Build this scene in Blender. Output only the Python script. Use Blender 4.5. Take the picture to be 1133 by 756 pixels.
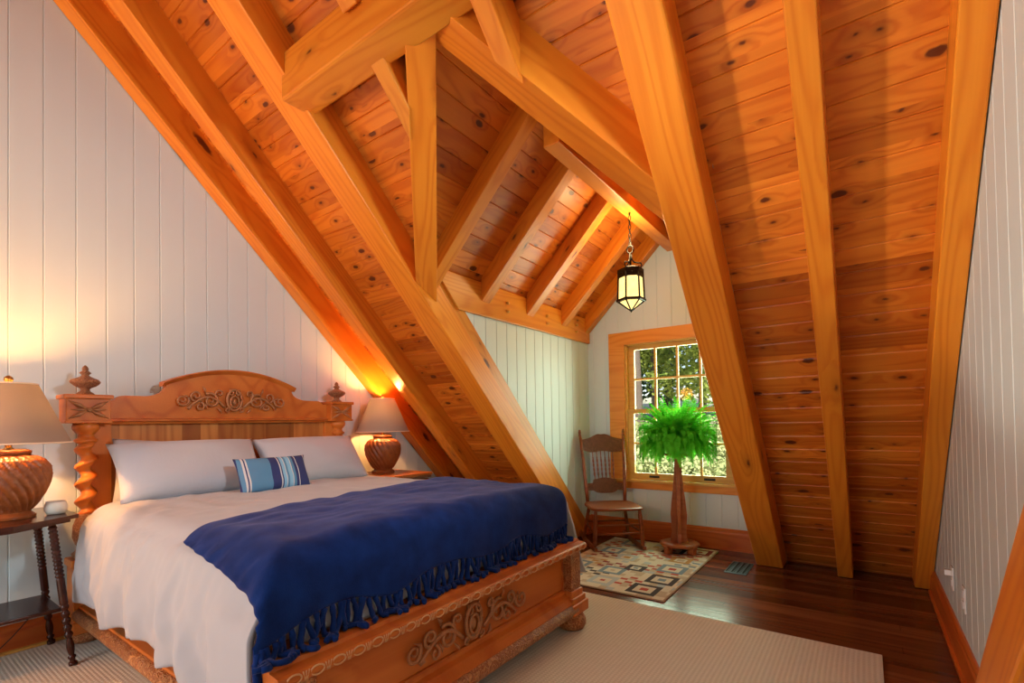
import bpy, bmesh, math, random
from mathutils import Vector, Matrix, noise
random.seed(7)
for o in list(bpy.data.objects): bpy.data.objects.remove(o, do_unlink=True)
C = bpy.context.scene.collection
PI = math.pi; R2 = math.sqrt(2)
# ------------------------------------------------------------------ camera
f, cyp, yaw, pitch, roll = 539.3, 458.9, .62587, .016169, -.016388
EYE = Vector((0, 0, 1.2))
r_ = Vector((math.cos(yaw), math.sin(yaw), 0)); fw = Vector((-math.sin(yaw), math.cos(yaw), 0)); up = Vector((0, 0, 1))
F = fw*math.cos(pitch)+up*math.sin(pitch); u2 = up*math.cos(pitch)-fw*math.sin(pitch)
Rr = r_*math.cos(roll)+u2*math.sin(roll); U_ = u2*math.cos(roll)-r_*math.sin(roll)
cd = bpy.data.cameras.new('camera'); cam = bpy.data.objects.new('camera', cd); C.objects.link(cam)
cam.matrix_world = Matrix(((Rr.x, U_.x, -F.x, EYE.x), (Rr.y, U_.y, -F.y, EYE.y), (Rr.z, U_.z, -F.z, EYE.z), (0, 0, 0, 1)))
cd.sensor_width = 36; cd.lens = f/1133*36; cd.shift_y = (cyp-378)/1133; cd.clip_start = .02
S = bpy.context.scene; S.camera = cam
# ------------------------------------------------------------------ world, lights, exposure
w = bpy.data.worlds.new('sky'); S.world = w; w.use_nodes = True
nt = w.node_tree; bg = nt.nodes['Background']
sky = nt.nodes.new('ShaderNodeTexSky'); sky.sky_type = 'NISHITA'; sky.sun_disc = False; sky.sun_elevation = math.radians(50); sky.sun_rotation = math.radians(200)
nt.links.new(sky.outputs[0], bg.inputs[0]); bg.inputs[1].default_value = .16
S.view_settings.view_transform = 'Standard'; S.view_settings.look = 'None'; S.view_settings.gamma = 1
S.view_settings.exposure = 0.60; S.view_settings.use_curve_mapping = False
def lamp(name, kind, loc, energy, col, size=.1, rot=None, size_y=None):
    l = bpy.data.lights.new(name, kind); l.energy = energy; l.color = col
    if kind == 'AREA':
        l.size = size
        if size_y: l.shape = 'RECTANGLE'; l.size_y = size_y
    elif kind == 'SUN': l.angle = math.radians(.6)
    else: l.shadow_soft_size = size
    o = bpy.data.objects.new(name, l); C.objects.link(o); o.location = loc
    if rot is not None: o.rotation_euler = rot
    return o
def aim(o, d): o.rotation_euler = Vector(d).to_track_quat('-Z', 'Y').to_euler()
warm = lamp('warm_fill_light', 'POINT', (-3.1, -1.0, 1.75), 50, (1, .34, .04), .14)  # added point light without a fixture, warms the left roof
upl = lamp('right_roof_fill', 'SPOT', (-2.9, -1.1, 1.75), 255, (1, .90, .74), .10); upl.data.spot_size = math.radians(36); upl.data.spot_blend = .35; aim(upl, (3.0, 2.55, .58))  # added spot without a fixture, narrow cone brightens the right plank ceiling
sun = lamp('sun', 'SUN', (0, 0, 20), 8.0, (1, .95, .85)); aim(sun, (-.45, .75, -.85))
key = lamp('bed_wall_key', 'SPOT', (.20, 1.6, 2.36), 88, (.80, .93, 1), .12); key.data.spot_size = math.radians(78); key.data.spot_blend = .8; aim(key, (-3.8, -.45, -.95))  # added spot without a fixture for bed and left wall; direction follows finial shadows
rear = lamp('rear_fill_light', 'AREA', (-2.2, -2.66, 1.6), 46, (.88, .96, 1), 1.7, (PI/2, 0, 0), 1.7)  # added neutral fill light, set in the invented opening behind the viewer
dorm = lamp('dormer_window_daylight', 'AREA', (-1.485, 5.2, 1.45), 48, (.78, 1.0, .72), 1.2, (-PI/2, 0, 0), 1.5)
BULB = (1, .43, .12)
# ------------------------------------------------------------------ materials
M = {}
def new_mat(name):
    m = bpy.data.materials.new(name); m.use_nodes = True; M[name] = m
    nt = m.node_tree; return m, nt, nt.nodes['Principled BSDF']
def N(nt, t, **k):
    n = nt.nodes.new(t)
    for a, b in k.items(): setattr(n, a, b)
    return n
def mth(nt, op, a, b=None, clamp=False):
    n = N(nt, 'ShaderNodeMath', operation=op, use_clamp=clamp)
    for i, v in enumerate((a, b)):
        if v is None: continue
        if isinstance(v, (int, float)): n.inputs[i].default_value = v
        else: nt.links.new(v, n.inputs[i])
    return n.outputs[0]
def mixc(nt, fac, a, b, mode='MIX'):
    n = N(nt, 'ShaderNodeMix', data_type='RGBA', blend_type=mode)
    for i, v in ((0, fac), (6, a), (7, b)):
        if isinstance(v, (int, float)): n.inputs[i].default_value = v
        elif isinstance(v, tuple): n.inputs[i].default_value = (*v, 1)
        else: nt.links.new(v, n.inputs[i])
    return n.outputs[2]
def srgb(r, g, b):
    return tuple(((c/255)/12.92 if c/255 <= .04045 else ((c/255+.055)/1.055)**2.4) for c in (r, g, b))
def wood(name, c1, c2, plank=None, knots=.35, rough=.42, grain=22, knotc=(.10, .022, .007), plankvar=.25, kscale=(2.6, 8.5), bump=.1, off=0, kx=1.0, seam=0):
    m, nt, b = new_mat(name); L = nt.links
    tc = N(nt, 'ShaderNodeTexCoord'); oi = N(nt, 'ShaderNodeObjectInfo')
    sep = N(nt, 'ShaderNodeSeparateXYZ'); L.new(tc.outputs['Object'], sep.inputs[0])
    rnd = oi.outputs['Random']; x, y, z = sep.outputs
    if plank:
        idx = mth(nt, 'FLOOR', mth(nt, 'DIVIDE', mth(nt, 'SUBTRACT', y, off), plank))
        wn = N(nt, 'ShaderNodeTexWhiteNoise', noise_dimensions='2D'); cv = N(nt, 'ShaderNodeCombineXYZ')
        L.new(idx, cv.inputs[0]); L.new(rnd, cv.inputs[1]); L.new(cv.outputs[0], wn.inputs[0]); pr = wn.outputs[0]
        xo = mth(nt, 'ADD', x, mth(nt, 'MULTIPLY', pr, 37)); zo = mth(nt, 'ADD', z, mth(nt, 'MULTIPLY', pr, 11))
        yo = mth(nt, 'ADD', y, mth(nt, 'MULTIPLY', rnd, 5))
    else:
        pr = rnd; xo = mth(nt, 'ADD', x, mth(nt, 'MULTIPLY', rnd, 31)); yo = mth(nt, 'ADD', y, mth(nt, 'MULTIPLY', rnd, 17)); zo = mth(nt, 'ADD', z, mth(nt, 'MULTIPLY', rnd, 7))
    def vec(sx, sy, sz):
        c = N(nt, 'ShaderNodeCombineXYZ'); L.new(mth(nt, 'MULTIPLY', xo, sx), c.inputs[0]); L.new(mth(nt, 'MULTIPLY', yo, sy), c.inputs[1]); L.new(mth(nt, 'MULTIPLY', zo, sz), c.inputs[2]); return c.outputs[0]
    vo = N(nt, 'ShaderNodeTexVoronoi', voronoi_dimensions='2D'); vo.inputs['Scale'].default_value = 1; kn = N(nt, 'ShaderNodeTexNoise'); kn.inputs['Scale'].default_value = 28; kn.inputs['Detail'].default_value = 2; L.new(tc.outputs['Object'], kn.inputs['Vector']); kj = mth(nt, 'MULTIPLY', mth(nt, 'SUBTRACT', kn.outputs[0], .5), .10)
    kc = N(nt, 'ShaderNodeCombineXYZ'); L.new(mth(nt, 'ADD', mth(nt, 'MULTIPLY', xo, kscale[0]), kj), kc.inputs[0]); L.new(mth(nt, 'ADD', mth(nt, 'MULTIPLY', mth(nt, 'ADD', yo, zo), kscale[1]), kj), kc.inputs[1]); L.new(kc.outputs[0], vo.inputs['Vector'])
    sc = N(nt, 'ShaderNodeSeparateColor'); L.new(vo.outputs['Color'], sc.inputs[0])
    has = mth(nt, 'LESS_THAN', sc.outputs[0], knots)
    near = mth(nt, 'MULTIPLY', has, mth(nt, 'SUBTRACT', 1, mth(nt, 'MULTIPLY', vo.outputs['Distance'], 2.6), True))
    no = N(nt, 'ShaderNodeTexNoise'); no.inputs['Scale'].default_value = 1; no.inputs['Detail'].default_value = 1.5; L.new(vec(.42, 4.2, 4.2), no.inputs['Vector'])
    ph = mth(nt, 'ADD', mth(nt, 'MULTIPLY', no.outputs[0], grain*4.2), mth(nt, 'MULTIPLY', near, 9))
    ring = mth(nt, 'MULTIPLY', mth(nt, 'ADD', mth(nt, 'SINE', ph), 1), .5)
    ring = mth(nt, 'POWER', ring, 2.2)
    fi = N(nt, 'ShaderNodeTexNoise'); fi.inputs['Scale'].default_value = 1; fi.inputs['Detail'].default_value = 3; L.new(vec(2, 110, 110), fi.inputs['Vector'])
    bl = N(nt, 'ShaderNodeTexNoise'); bl.inputs['Scale'].default_value = 1; L.new(vec(.9, 5, 5), bl.inputs['Vector'])
    g = mth(nt, 'ADD', mth(nt, 'MULTIPLY', ring, .42), mth(nt, 'ADD', mth(nt, 'MULTIPLY', fi.outputs[0], .3), mth(nt, 'MULTIPLY', mth(nt, 'SUBTRACT', bl.outputs[0], .35), .7)), True)
    col = mixc(nt, g, c1, c2)
    v = mth(nt, 'ADD', 1-plankvar/2, mth(nt, 'MULTIPLY', pr, plankvar))
    cc = N(nt, 'ShaderNodeCombineColor'); L.new(v, cc.inputs[0]); L.new(mth(nt, 'POWER', v, 1.35), cc.inputs[1]); L.new(mth(nt, 'POWER', v, 1.6), cc.inputs[2])
    col = mixc(nt, 1.0, col, cc.outputs[0], 'MULTIPLY')
    size = mth(nt, 'ADD', .055*kx, mth(nt, 'MULTIPLY', mth(nt, 'POWER', sc.outputs[1], 2.5), .12*kx))
    kk = mth(nt, 'MULTIPLY', mth(nt, 'SUBTRACT', size, vo.outputs['Distance']), 22, True); km = mth(nt, 'MULTIPLY', kk, has)
    halo = mth(nt, 'MULTIPLY', mth(nt, 'POWER', near, 2.5), .7)
    col = mixc(nt, halo, col, tuple(c*.45 for c in c2)); col = mixc(nt, mth(nt, 'MULTIPLY', km, .93), col, knotc)
    if seam:
        fr = mth(nt, 'FRACT', mth(nt, 'DIVIDE', mth(nt, 'SUBTRACT', y, off), plank)); col = mixc(nt, mth(nt, 'LESS_THAN', fr, seam/plank), col, (.012, .004, .002))
        bx = mth(nt, 'FRACT', mth(nt, 'DIVIDE', xo, 1.3)); col = mixc(nt, mth(nt, 'LESS_THAN', bx, .0015), col, (.012, .004, .002))
    L.new(col, b.inputs['Base Color']); b.inputs['Roughness'].default_value = rough; b.inputs['Specular IOR Level'].default_value = .32
    bp = N(nt, 'ShaderNodeBump'); bp.inputs['Strength'].default_value = bump; bp.inputs['Distance'].default_value = .004; L.new(g, bp.inputs['Height']); L.new(bp.outputs[0], b.inputs['Normal'])
    return m
def plain(name, col, rough=.6, metal=0, noise_amt=0, nscale=40, bump=0, bscale=200, spec=None, sheen=0):
    m, nt, b = new_mat(name); b.inputs['Base Color'].default_value = (*col, 1); b.inputs['Roughness'].default_value = rough; b.inputs['Metallic'].default_value = metal
    tc = N(nt, 'ShaderNodeTexCoord')
    if noise_amt:
        n = N(nt, 'ShaderNodeTexNoise'); n.inputs['Scale'].default_value = nscale; n.inputs['Detail'].default_value = 4; nt.links.new(tc.outputs['Object'], n.inputs['Vector'])
        nt.links.new(mixc(nt, n.outputs[0], tuple(c*(1-noise_amt) for c in col), tuple(min(1, c*(1+noise_amt)) for c in col)), b.inputs['Base Color'])
    if bump:
        n = N(nt, 'ShaderNodeTexNoise'); n.inputs['Scale'].default_value = bscale; n.inputs['Detail'].default_value = 3; nt.links.new(tc.outputs['Object'], n.inputs['Vector'])
        bp = N(nt, 'ShaderNodeBump'); bp.inputs['Strength'].default_value = bump; bp.inputs['Distance'].default_value = .004; nt.links.new(n.outputs[0], bp.inputs['Height']); nt.links.new(bp.outputs[0], b.inputs['Normal'])
    if spec is not None: b.inputs['Specular IOR Level'].default_value = spec
    if sheen: b.inputs['Sheen Weight'].default_value = sheen
    return m
wood('plank', (.64, .20, .020), (.44, .082, .006), plank=.0885*R2, knots=.85, rough=.36, kscale=(4.2, 8.0), plankvar=.6)
wood('timber', (.76, .265, .022), (.58, .135, .008), knots=.24, rough=.36, kscale=(1.7, 5.5), kx=.8)
wood('timber_knotty', (.80, .33, .035), (.62, .17, .013), knots=.4, rough=.36, kscale=(2.2, 6), kx=.8)
wood('trimwood', (.78, .32, .05), (.62, .18, .02), knots=.04, rough=.32, kscale=(1.5, 8), kx=.5)
wood('sashwood', (.70, .38, .08), (.55, .26, .045), knots=0, rough=.4)
wood('baseboard', (.62, .16, .025), (.44, .08, .013), knots=.03, rough=.3, kscale=(1.5, 8), kx=.5)
wood('bedwood', (.64, .20, .034), (.42, .085, .011), knots=.05, rough=.35, kscale=(2, 6), kx=.4, grain=6)
wood('bedpanel', (.58, .22, .05), (.32, .075, .014), plank=.11, knots=.03, rough=.38, kscale=(2, 6), kx=.4, grain=12, plankvar=.7)
wood('chairwood', (.28, .08, .022), (.15, .033, .010), knots=0, rough=.3, grain=16)
wood('darktable', (.06, .013, .006), (.025, .006, .003), knots=0, rough=.22, grain=14)
wood('standwood', (.42, .14, .04), (.28, .07, .018), knots=0, rough=.32, grain=16)
wood('nightwood', (.42, .14, .03), (.26, .06, .012), knots=.05, rough=.35, kx=.4)
wood('floorwood', (.19, .058, .020), (.08, .022, .008), plank=.083, knots=0, rough=.24, grain=14, plankvar=.9, bump=.15, seam=.0015)
plain('wallpaint', (.60, .69, .70), .5, noise_amt=.02, nscale=3)
plain('white_plastic', (.8, .79, .76), .35)
plain('iron', (.02, .018, .015), .45, .8, noise_amt=.4, nscale=60)
plain('brass', (.35, .2, .06), .3, 1)
plain('duvet', (.41, .42, .45), .85, bump=.5, bscale=7, sheen=.15)
plain('pillowcase', (.50, .52, .57), .85, bump=.35, bscale=60, sheen=.2)
plain('seat_shadow', (.04, .01, .005), .5)
plain('candlewax', (.75, .72, .62), .4)
plain('shadefabric', (.80, .62, .45), .8)
plain('mattress_ticking', (.7, .66, .62), .9)
plain('vent_metal', (.10, .2, .24), .35, .5, noise_amt=.2)
plain('soil_dark', (.03, .02, .015), .9)
plain('pot_grey', (.25, .27, .24), .4)
plain('trunk', (.10, .075, .055), .9, noise_amt=.5, nscale=20)
plain('brown_cord', (.05, .02, .012), .5)
# throw: woolly blue
def fabric_blue():
    m, nt, b = new_mat('throw_wool'); L = nt.links; tc = N(nt, 'ShaderNodeTexCoord')
    n = N(nt, 'ShaderNodeTexNoise'); n.inputs['Scale'].default_value = 14; n.inputs['Detail'].default_value = 6; L.new(tc.outputs['Object'], n.inputs['Vector'])
    L.new(mixc(nt, n.outputs[0], (.002, .006, .040), (.008, .040, .20)), b.inputs['Base Color'])
    b.inputs['Roughness'].default_value = .95; b.inputs['Sheen Weight'].default_value = .22; b.inputs['Sheen Roughness'].default_value = .4; b.inputs['Sheen Tint'].default_value = (.55, .5, .9, 1); b.inputs['Specular IOR Level'].default_value = .1
    n2 = N(nt, 'ShaderNodeTexNoise'); n2.inputs['Scale'].default_value = 260; L.new(tc.outputs['Object'], n2.inputs['Vector'])
    bp = N(nt, 'ShaderNodeBump'); bp.inputs['Strength'].default_value = .5; bp.inputs['Distance'].default_value = .003; L.new(n2.outputs[0], bp.inputs['Height']); L.new(bp.outputs[0], b.inputs['Normal'])
fabric_blue()
def seagrass():
    m, nt, b = new_mat('seagrass'); L = nt.links; tc = N(nt, 'ShaderNodeTexCoord')
    sep = N(nt, 'ShaderNodeSeparateXYZ'); L.new(tc.outputs['Object'], sep.inputs[0])
    a = mth(nt, 'SINE', mth(nt, 'MULTIPLY', sep.outputs[0], 2*PI/.021)); c = mth(nt, 'SINE', mth(nt, 'ADD', mth(nt, 'MULTIPLY', sep.outputs[1], 2*PI/.017), mth(nt, 'MULTIPLY', a, .9)))
    hgt = mth(nt, 'MULTIPLY', mth(nt, 'ADD', mth(nt, 'ADD', a, c), 2), .25)
    n = N(nt, 'ShaderNodeTexNoise'); n.inputs['Scale'].default_value = 35; n.inputs['Detail'].default_value = 4; L.new(tc.outputs['Object'], n.inputs['Vector'])
    col = mixc(nt, hgt, (.56, .52, .43), (.80, .76, .66)); col = mixc(nt, mth(nt, 'MULTIPLY', n.outputs[0], .5), col, (.58, .52, .41))
    L.new(col, b.inputs['Base Color']); b.inputs['Roughness'].default_value = .9
    bp = N(nt, 'ShaderNodeBump'); bp.inputs['Strength'].default_value = .45; bp.inputs['Distance'].default_value = .004; L.new(hgt, bp.inputs['Height']); L.new(bp.outputs[0], b.inputs['Normal'])
seagrass()
def carved(name, c1, c2, scale=26):
    m, nt, b = new_mat(name); L = nt.links; tc = N(nt, 'ShaderNodeTexCoord')
    n = N(nt, 'ShaderNodeTexNoise'); n.inputs['Scale'].default_value = scale; n.inputs['Detail'].default_value = 2; n.inputs['Distortion'].default_value = 1.6; L.new(tc.outputs['Object'], n.inputs['Vector'])
    s = mth(nt, 'POWER', mth(nt, 'MULTIPLY', mth(nt, 'ADD', mth(nt, 'SINE', mth(nt, 'MULTIPLY', n.outputs[0], 26)), 1), .5), 1.5)
    L.new(mixc(nt, s, c2, c1), b.inputs['Base Color']); b.inputs['Roughness'].default_value = .42
    bp = N(nt, 'ShaderNodeBump'); bp.inputs['Strength'].default_value = .9; bp.inputs['Distance'].default_value = .006; L.new(s, bp.inputs['Height']); L.new(bp.outputs[0], b.inputs['Normal'])
carved('bedcarved', (.60, .28, .10), (.34, .10, .026))
carved('bedcarved_fine', (.50, .24, .11), (.28, .095, .035), 45)
plain('carving_wood', (.40, .17, .065), .42, noise_amt=.35, nscale=60)
plain('bedlight', (.66, .38, .18), .5)
carved('chaircarved', (.30, .11, .045), (.13, .035, .012), 50)
def jarmat():
    m, nt, b = new_mat('jar_glaze'); L = nt.links; tc = N(nt, 'ShaderNodeTexCoord')
    n = N(nt, 'ShaderNodeTexNoise'); n.inputs['Scale'].default_value = 30; n.inputs['Detail'].default_value = 3; L.new(tc.outputs['Object'], n.inputs['Vector'])
    L.new(mixc(nt, n.outputs[0], (.16, .035, .010), (.36, .11, .028)), b.inputs['Base Color']); b.inputs['Roughness'].default_value = .25
jarmat()
def shade():
    m, nt, b = new_mat('lampshade'); L = nt.links; out = nt.nodes['Material Output']
    d = N(nt, 'ShaderNodeBsdfDiffuse'); t = N(nt, 'ShaderNodeBsdfTranslucent'); d.inputs[0].default_value = (.60, .44, .34, 1); t.inputs[0].default_value = (.20, .20, .18, 1)
    mx = N(nt, 'ShaderNodeMixShader'); mx.inputs[0].default_value = .42; L.new(d.outputs[0], mx.inputs[1]); L.new(t.outputs[0], mx.inputs[2]); L.new(mx.outputs[0], out.inputs[0])
shade()
def emis(name, col, st):
    m, nt, b = new_mat(name); b.inputs['Base Color'].default_value = (*col, 1); b.inputs['Emission Color'].default_value = (*col, 1); b.inputs['Emission Strength'].default_value = st; b.inputs['Roughness'].default_value = .3
emis('bulb', (1, .7, .35), 12)
def lanternglass():
    m, nt, b = new_mat('lantern_glass'); L = nt.links; tc = N(nt, 'ShaderNodeTexCoord')
    sep = N(nt, 'ShaderNodeSeparateXYZ'); L.new(tc.outputs['Object'], sep.inputs[0])
    n = N(nt, 'ShaderNodeTexNoise'); n.inputs['Scale'].default_value = 25; L.new(tc.outputs['Object'], n.inputs['Vector'])
    L.new(mixc(nt, n.outputs[0], (1, .62, .12), (1, .80, .34)), b.inputs['Emission Color']); b.inputs['Emission Strength'].default_value = 1.15; b.inputs['Base Color'].default_value = (.8, .6, .25, 1)
lanternglass()
def glass():
    m, nt, b = new_mat('pane'); L = nt.links; out = nt.nodes['Material Output']
    t = N(nt, 'ShaderNodeBsdfTransparent'); g = N(nt, 'ShaderNodeBsdfGlossy'); g.inputs['Roughness'].default_value = .02
    fr = N(nt, 'ShaderNodeFresnel'); fr.inputs[0].default_value = 1.15; mx = N(nt, 'ShaderNodeMixShader'); L.new(fr.outputs[0], mx.inputs[0]); L.new(t.outputs[0], mx.inputs[1]); L.new(g.outputs[0], mx.inputs[2]); L.new(mx.outputs[0], out.inputs[0])
glass()
def leafmat(name, c1, c2, tr=.4, sc=6):
    m, nt, b = new_mat(name); L = nt.links; out = nt.nodes['Material Output']; tc = N(nt, 'ShaderNodeTexCoord')
    n = N(nt, 'ShaderNodeTexNoise'); n.inputs['Scale'].default_value = sc; n.inputs['Detail'].default_value = 3; L.new(tc.outputs['Object'], n.inputs['Vector'])
    rp = mth(nt, 'MULTIPLY', mth(nt, 'SUBTRACT', n.outputs[0], .3), 2.5, True); c = mixc(nt, rp, c1, c2)
    d = N(nt, 'ShaderNodeBsdfDiffuse'); t = N(nt, 'ShaderNodeBsdfTranslucent'); L.new(c, d.inputs[0]); L.new(c, t.inputs[0])
    mx = N(nt, 'ShaderNodeMixShader'); mx.inputs[0].default_value = tr; L.new(d.outputs[0], mx.inputs[1]); L.new(t.outputs[0], mx.inputs[2]); L.new(mx.outputs[0], out.inputs[0])
leafmat('fern_leaf', (.07, .50, .02), (.20, .85, .06), .5, 12)
leafmat('tree_leaf', (.16, .24, .05), (.42, .46, .10), .4, 2)
leafmat('tree_dark', (.03, .07, .03), (.10, .17, .06), .2, 2)
leafmat('bush_leaf', (.26, .32, .12), (.55, .56, .28), .3, 4)
plain('hillside', (.30, .30, .20), .95, noise_amt=.6, nscale=2.5)
plain('rock', (.5, .48, .46), .9, noise_amt=.3, nscale=5)
def stripes():
    m, nt, b = new_mat('striped_cotton'); L = nt.links; tc = N(nt, 'ShaderNodeTexCoord'); sep = N(nt, 'ShaderNodeSeparateXYZ'); L.new(tc.outputs['Object'], sep.inputs[0])
    cr = N(nt, 'ShaderNodeValToRGB'); cr.color_ramp.interpolation = 'CONSTANT'
    L.new(mth(nt, 'ADD', mth(nt, 'DIVIDE', sep.outputs[0], .46), .5), cr.inputs[0])
    W = (.62, .62, .62, 1); B_ = (.10, .25, .42, 1); D = (.03, .04, .15, 1); LB = (.25, .5, .7, 1)
    st = [(0, D), (.05, B_), (.09, W), (.115, D), (.13, W), (.15, B_), (.42, D), (.53, W), (.545, D), (.56, LB), (.60, W), (.61, B_), (.64, LB), (.69, W), (.70, B_), (.74, D), (.78, W), (.79, D), (.94, W), (.955, D)]
    els = cr.color_ramp.elements
    while len(els) < len(st): els.new(.5)
    for e, (p, c) in zip(els, st): e.position = p
    for e, (p, c) in zip(els, st): e.color = c
    L.new(cr.outputs[0], b.inputs['Base Color']); b.inputs['Roughness'].default_value = .9
    n2 = N(nt, 'ShaderNodeTexNoise'); n2.inputs['Scale'].default_value = 300; L.new(tc.outputs['Object'], n2.inputs['Vector'])
    bp = N(nt, 'ShaderNodeBump'); bp.inputs['Strength'].default_value = .4; bp.inputs['Distance'].default_value = .002; L.new(n2.outputs[0], bp.inputs['Height']); L.new(bp.outputs[0], b.inputs['Normal'])
stripes()
# ------------------------------------------------------------------ mesh helpers
class MB:
    def __init__(s): s.v = []; s.f = []; s.sm = []; s.mi = []
    def add(s, vs, fs, smooth=False, mi=0):
        k = len(s.v); s.v += [tuple(v) for v in vs]
        for q in fs: s.f.append([k+i for i in q]); s.sm.append(smooth); s.mi.append(mi)
        return s
    def box(s, x0, x1, y0, y1, z0, z1, c=0, mi=0):
        if x0 > x1: x0, x1 = x1, x0
        if y0 > y1: y0, y1 = y1, y0
        if z0 > z1: z0, z1 = z1, z0
        if c <= 0:
            vs = [(x, y, z) for z in (z0, z1) for y in (y0, y1) for x in (x0, x1)]
            return s.add(vs, [(0, 2, 3, 1), (4, 5, 7, 6), (0, 1, 5, 4), (2, 6, 7, 3), (0, 4, 6, 2), (1, 3, 7, 5)], mi=mi)
        bm = bmesh.new(); bmesh.ops.create_cube(bm, size=1)
        for v in bm.verts: v.co = Vector(((x0+x1)/2+v.co.x*(x1-x0), (y0+y1)/2+v.co.y*(y1-y0), (z0+z1)/2+v.co.z*(z1-z0)))
        bmesh.ops.bevel(bm, geom=bm.edges[:], offset=c, segments=2, affect='EDGES', profile=.5)
        return s.bm(bm, False, mi)
    def bm(s, bm, smooth=False, mi=0, mat=None):
        bm.verts.index_update()
        s.add([(mat @ v.co if mat else v.co) for v in bm.verts], [[v.index for v in q.verts] for q in bm.faces], smooth, mi); bm.free(); return s
    def rings(s, rs, cap=True, smooth=True, closed=True, mi=0):
        n = len(rs[0]); vs = [p for r in rs for p in r]; fs = []
        for i in range(len(rs)-1):
            for j in range(n if closed else n-1):
                a = i*n+j; b = i*n+(j+1) % n; fs.append((a, b, b+n, a+n))
        if cap and closed: fs += [list(range(n))[::-1], [(len(rs)-1)*n+j for j in range(n)]]
        return s.add(vs, fs, smooth, mi)
    def tube(s, path, r, n=8, cap=True, flat=1.0, mi=0, nrm=None):
        path = [Vector(p) for p in path]; m = len(path); rs = []
        rad = r if isinstance(r, (list, tuple)) else [r]*m
        prev = None
        for i, p in enumerate(path):
            t = (path[min(i+1, m-1)]-path[max(i-1, 0)])
            if t.length < 1e-9: t = Vector((0, 0, 1))
            t.normalize()
            if nrm: a = Vector(nrm)
            else:
                a = prev if prev is not None else (Vector((0, 0, 1)) if abs(t.z) < .9 else Vector((1, 0, 0)))
            a = (a-t*a.dot(t))
            if a.length < 1e-6: a = t.orthogonal()
            a.normalize(); b = t.cross(a); prev = a
            rs.append([p+(a*math.cos(2*PI*j/n)*flat+b*math.sin(2*PI*j/n))*rad[i] for j in range(n)])
        return s.rings(rs, cap, mi=mi)
    def lathe(s, prof, c=(0, 0, 0), n=24, rib=None, mi=0, ax='z'):
        rs = []
        for r, z in prof:
            ring = []
            for j in range(n):
                a = 2*PI*j/n; rr = r*(rib(a, z) if rib else 1)
                ring.append((c[0]+rr*math.cos(a), c[1]+rr*math.sin(a), c[2]+z))
            rs.append(ring)
        return s.rings(rs, True, mi=mi)
    def prism(s, poly, lo, hi, ax=2, mi=0):
        # poly 2D, extruded on axis ax; the 2D axes are the remaining ones in order
        n = len(poly); o = [i for i in range(3) if i != ax]; vs = []
        for h in (lo, hi):
            for p in poly:
                v = [0, 0, 0]; v[o[0]] = p[0]; v[o[1]] = p[1]; v[ax] = h; vs.append(v)
        fs = [list(range(n))[::-1], list(range(n, 2*n))]+[(i, (i+1) % n, n+(i+1) % n, n+i) for i in range(n)]
        return s.add(vs, fs, mi=mi)
    def xf(s, mat, start=0):
        for i in range(start, len(s.v)): s.v[i] = tuple(mat @ Vector(s.v[i]))
        return s
    def build(s, name, mats, parent=None, world=False, fixn=True):
        me = bpy.data.meshes.new(name); me.from_pydata(s.v, [], s.f)
        for m in (mats if isinstance(mats, (list, tuple)) else [mats]): me.materials.append(M[m] if isinstance(m, str) else m)
        for i, p in enumerate(me.polygons): p.use_smooth = s.sm[i]; p.material_index = s.mi[i]
        me.update()
        if fixn:
            bm = bmesh.new(); bm.from_mesh(me); bmesh.ops.recalc_face_normals(bm, faces=bm.faces); bm.to_mesh(me); bm.free()
        o = bpy.data.objects.new(name, me); C.objects.link(o)
        if parent:
            o.parent = parent
            if world:
                p = parent; off = Vector((0, 0, 0))
                while p: off += p.location; p = p.parent
                o.location = -off
        return o
def tag(o, label=None, cat=None, group=None, kind=None):
    if label: o['label'] = label
    if cat: o['category'] = cat
    if group: o['group'] = group
    if kind: o['kind'] = kind
    return o
def empty(name, loc, label=None, cat=None, group=None, kind=None, rz=0):
    o = bpy.data.objects.new(name, None); C.objects.link(o); o.location = loc; o.rotation_euler = (0, 0, rz); o.empty_display_size = .1
    return tag(o, label, cat, group, kind)
def grow(o):  # absolute location for chained parents
    return o
def mat3(U, V, W, O):
    return Matrix(((U[0], V[0], W[0], O[0]), (U[1], V[1], W[1], O[1]), (U[2], V[2], W[2], O[2]), (0, 0, 0, 1)))
def panel(name, O, U, V, Nn, sp, t0, t1, ext, mat, off=0, gd=.005, gw=.005, kind='structure', parent=None, thick=.03):
    """tongue-and-groove surface; ext(t) gives [(lo, hi), ...] along U at V-coordinate t"""
    U = Vector(U).normalized(); V = Vector(V).normalized(); W = U.cross(V); sg = 1 if W.dot(Vector(Nn)) > 0 else -1
    ts = []
    k = math.floor((t0-off)/sp)
    while off+k*sp < t1:
        a = off+k*sp; b = a+sp
        for t, d in ((a, -gd), (a+gw, 0), (b-gw, 0), (b, -gd)):
            ts.append((min(max(t, t0), t1), d))
        k += 1
    mb = MB(); 
    for i in range(len(ts)-1):
        (ta, da), (tb, db) = ts[i], ts[i+1]
        if tb-ta < 1e-6: continue
        for (la, ha), (lb, hb) in zip(ext(ta), ext(tb)):
            if ha-la < 1e-4 and hb-lb < 1e-4: continue
            mb.add([(la, ta, da*sg), (ha, ta, da*sg), (hb, tb, db*sg), (lb, tb, db*sg)], [(0, 1, 2, 3) if sg > 0 else (3, 2, 1, 0)])
            mb.add([(la, ta, -thick*sg), (ha, ta, -thick*sg), (hb, tb, -thick*sg), (lb, tb, -thick*sg)], [(3, 2, 1, 0) if sg > 0 else (0, 1, 2, 3)])
    o = mb.build(name, mat, parent, fixn=False); o.matrix_world = mat3(U, V, W, O)
    if kind: o['kind'] = kind
    return o
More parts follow.
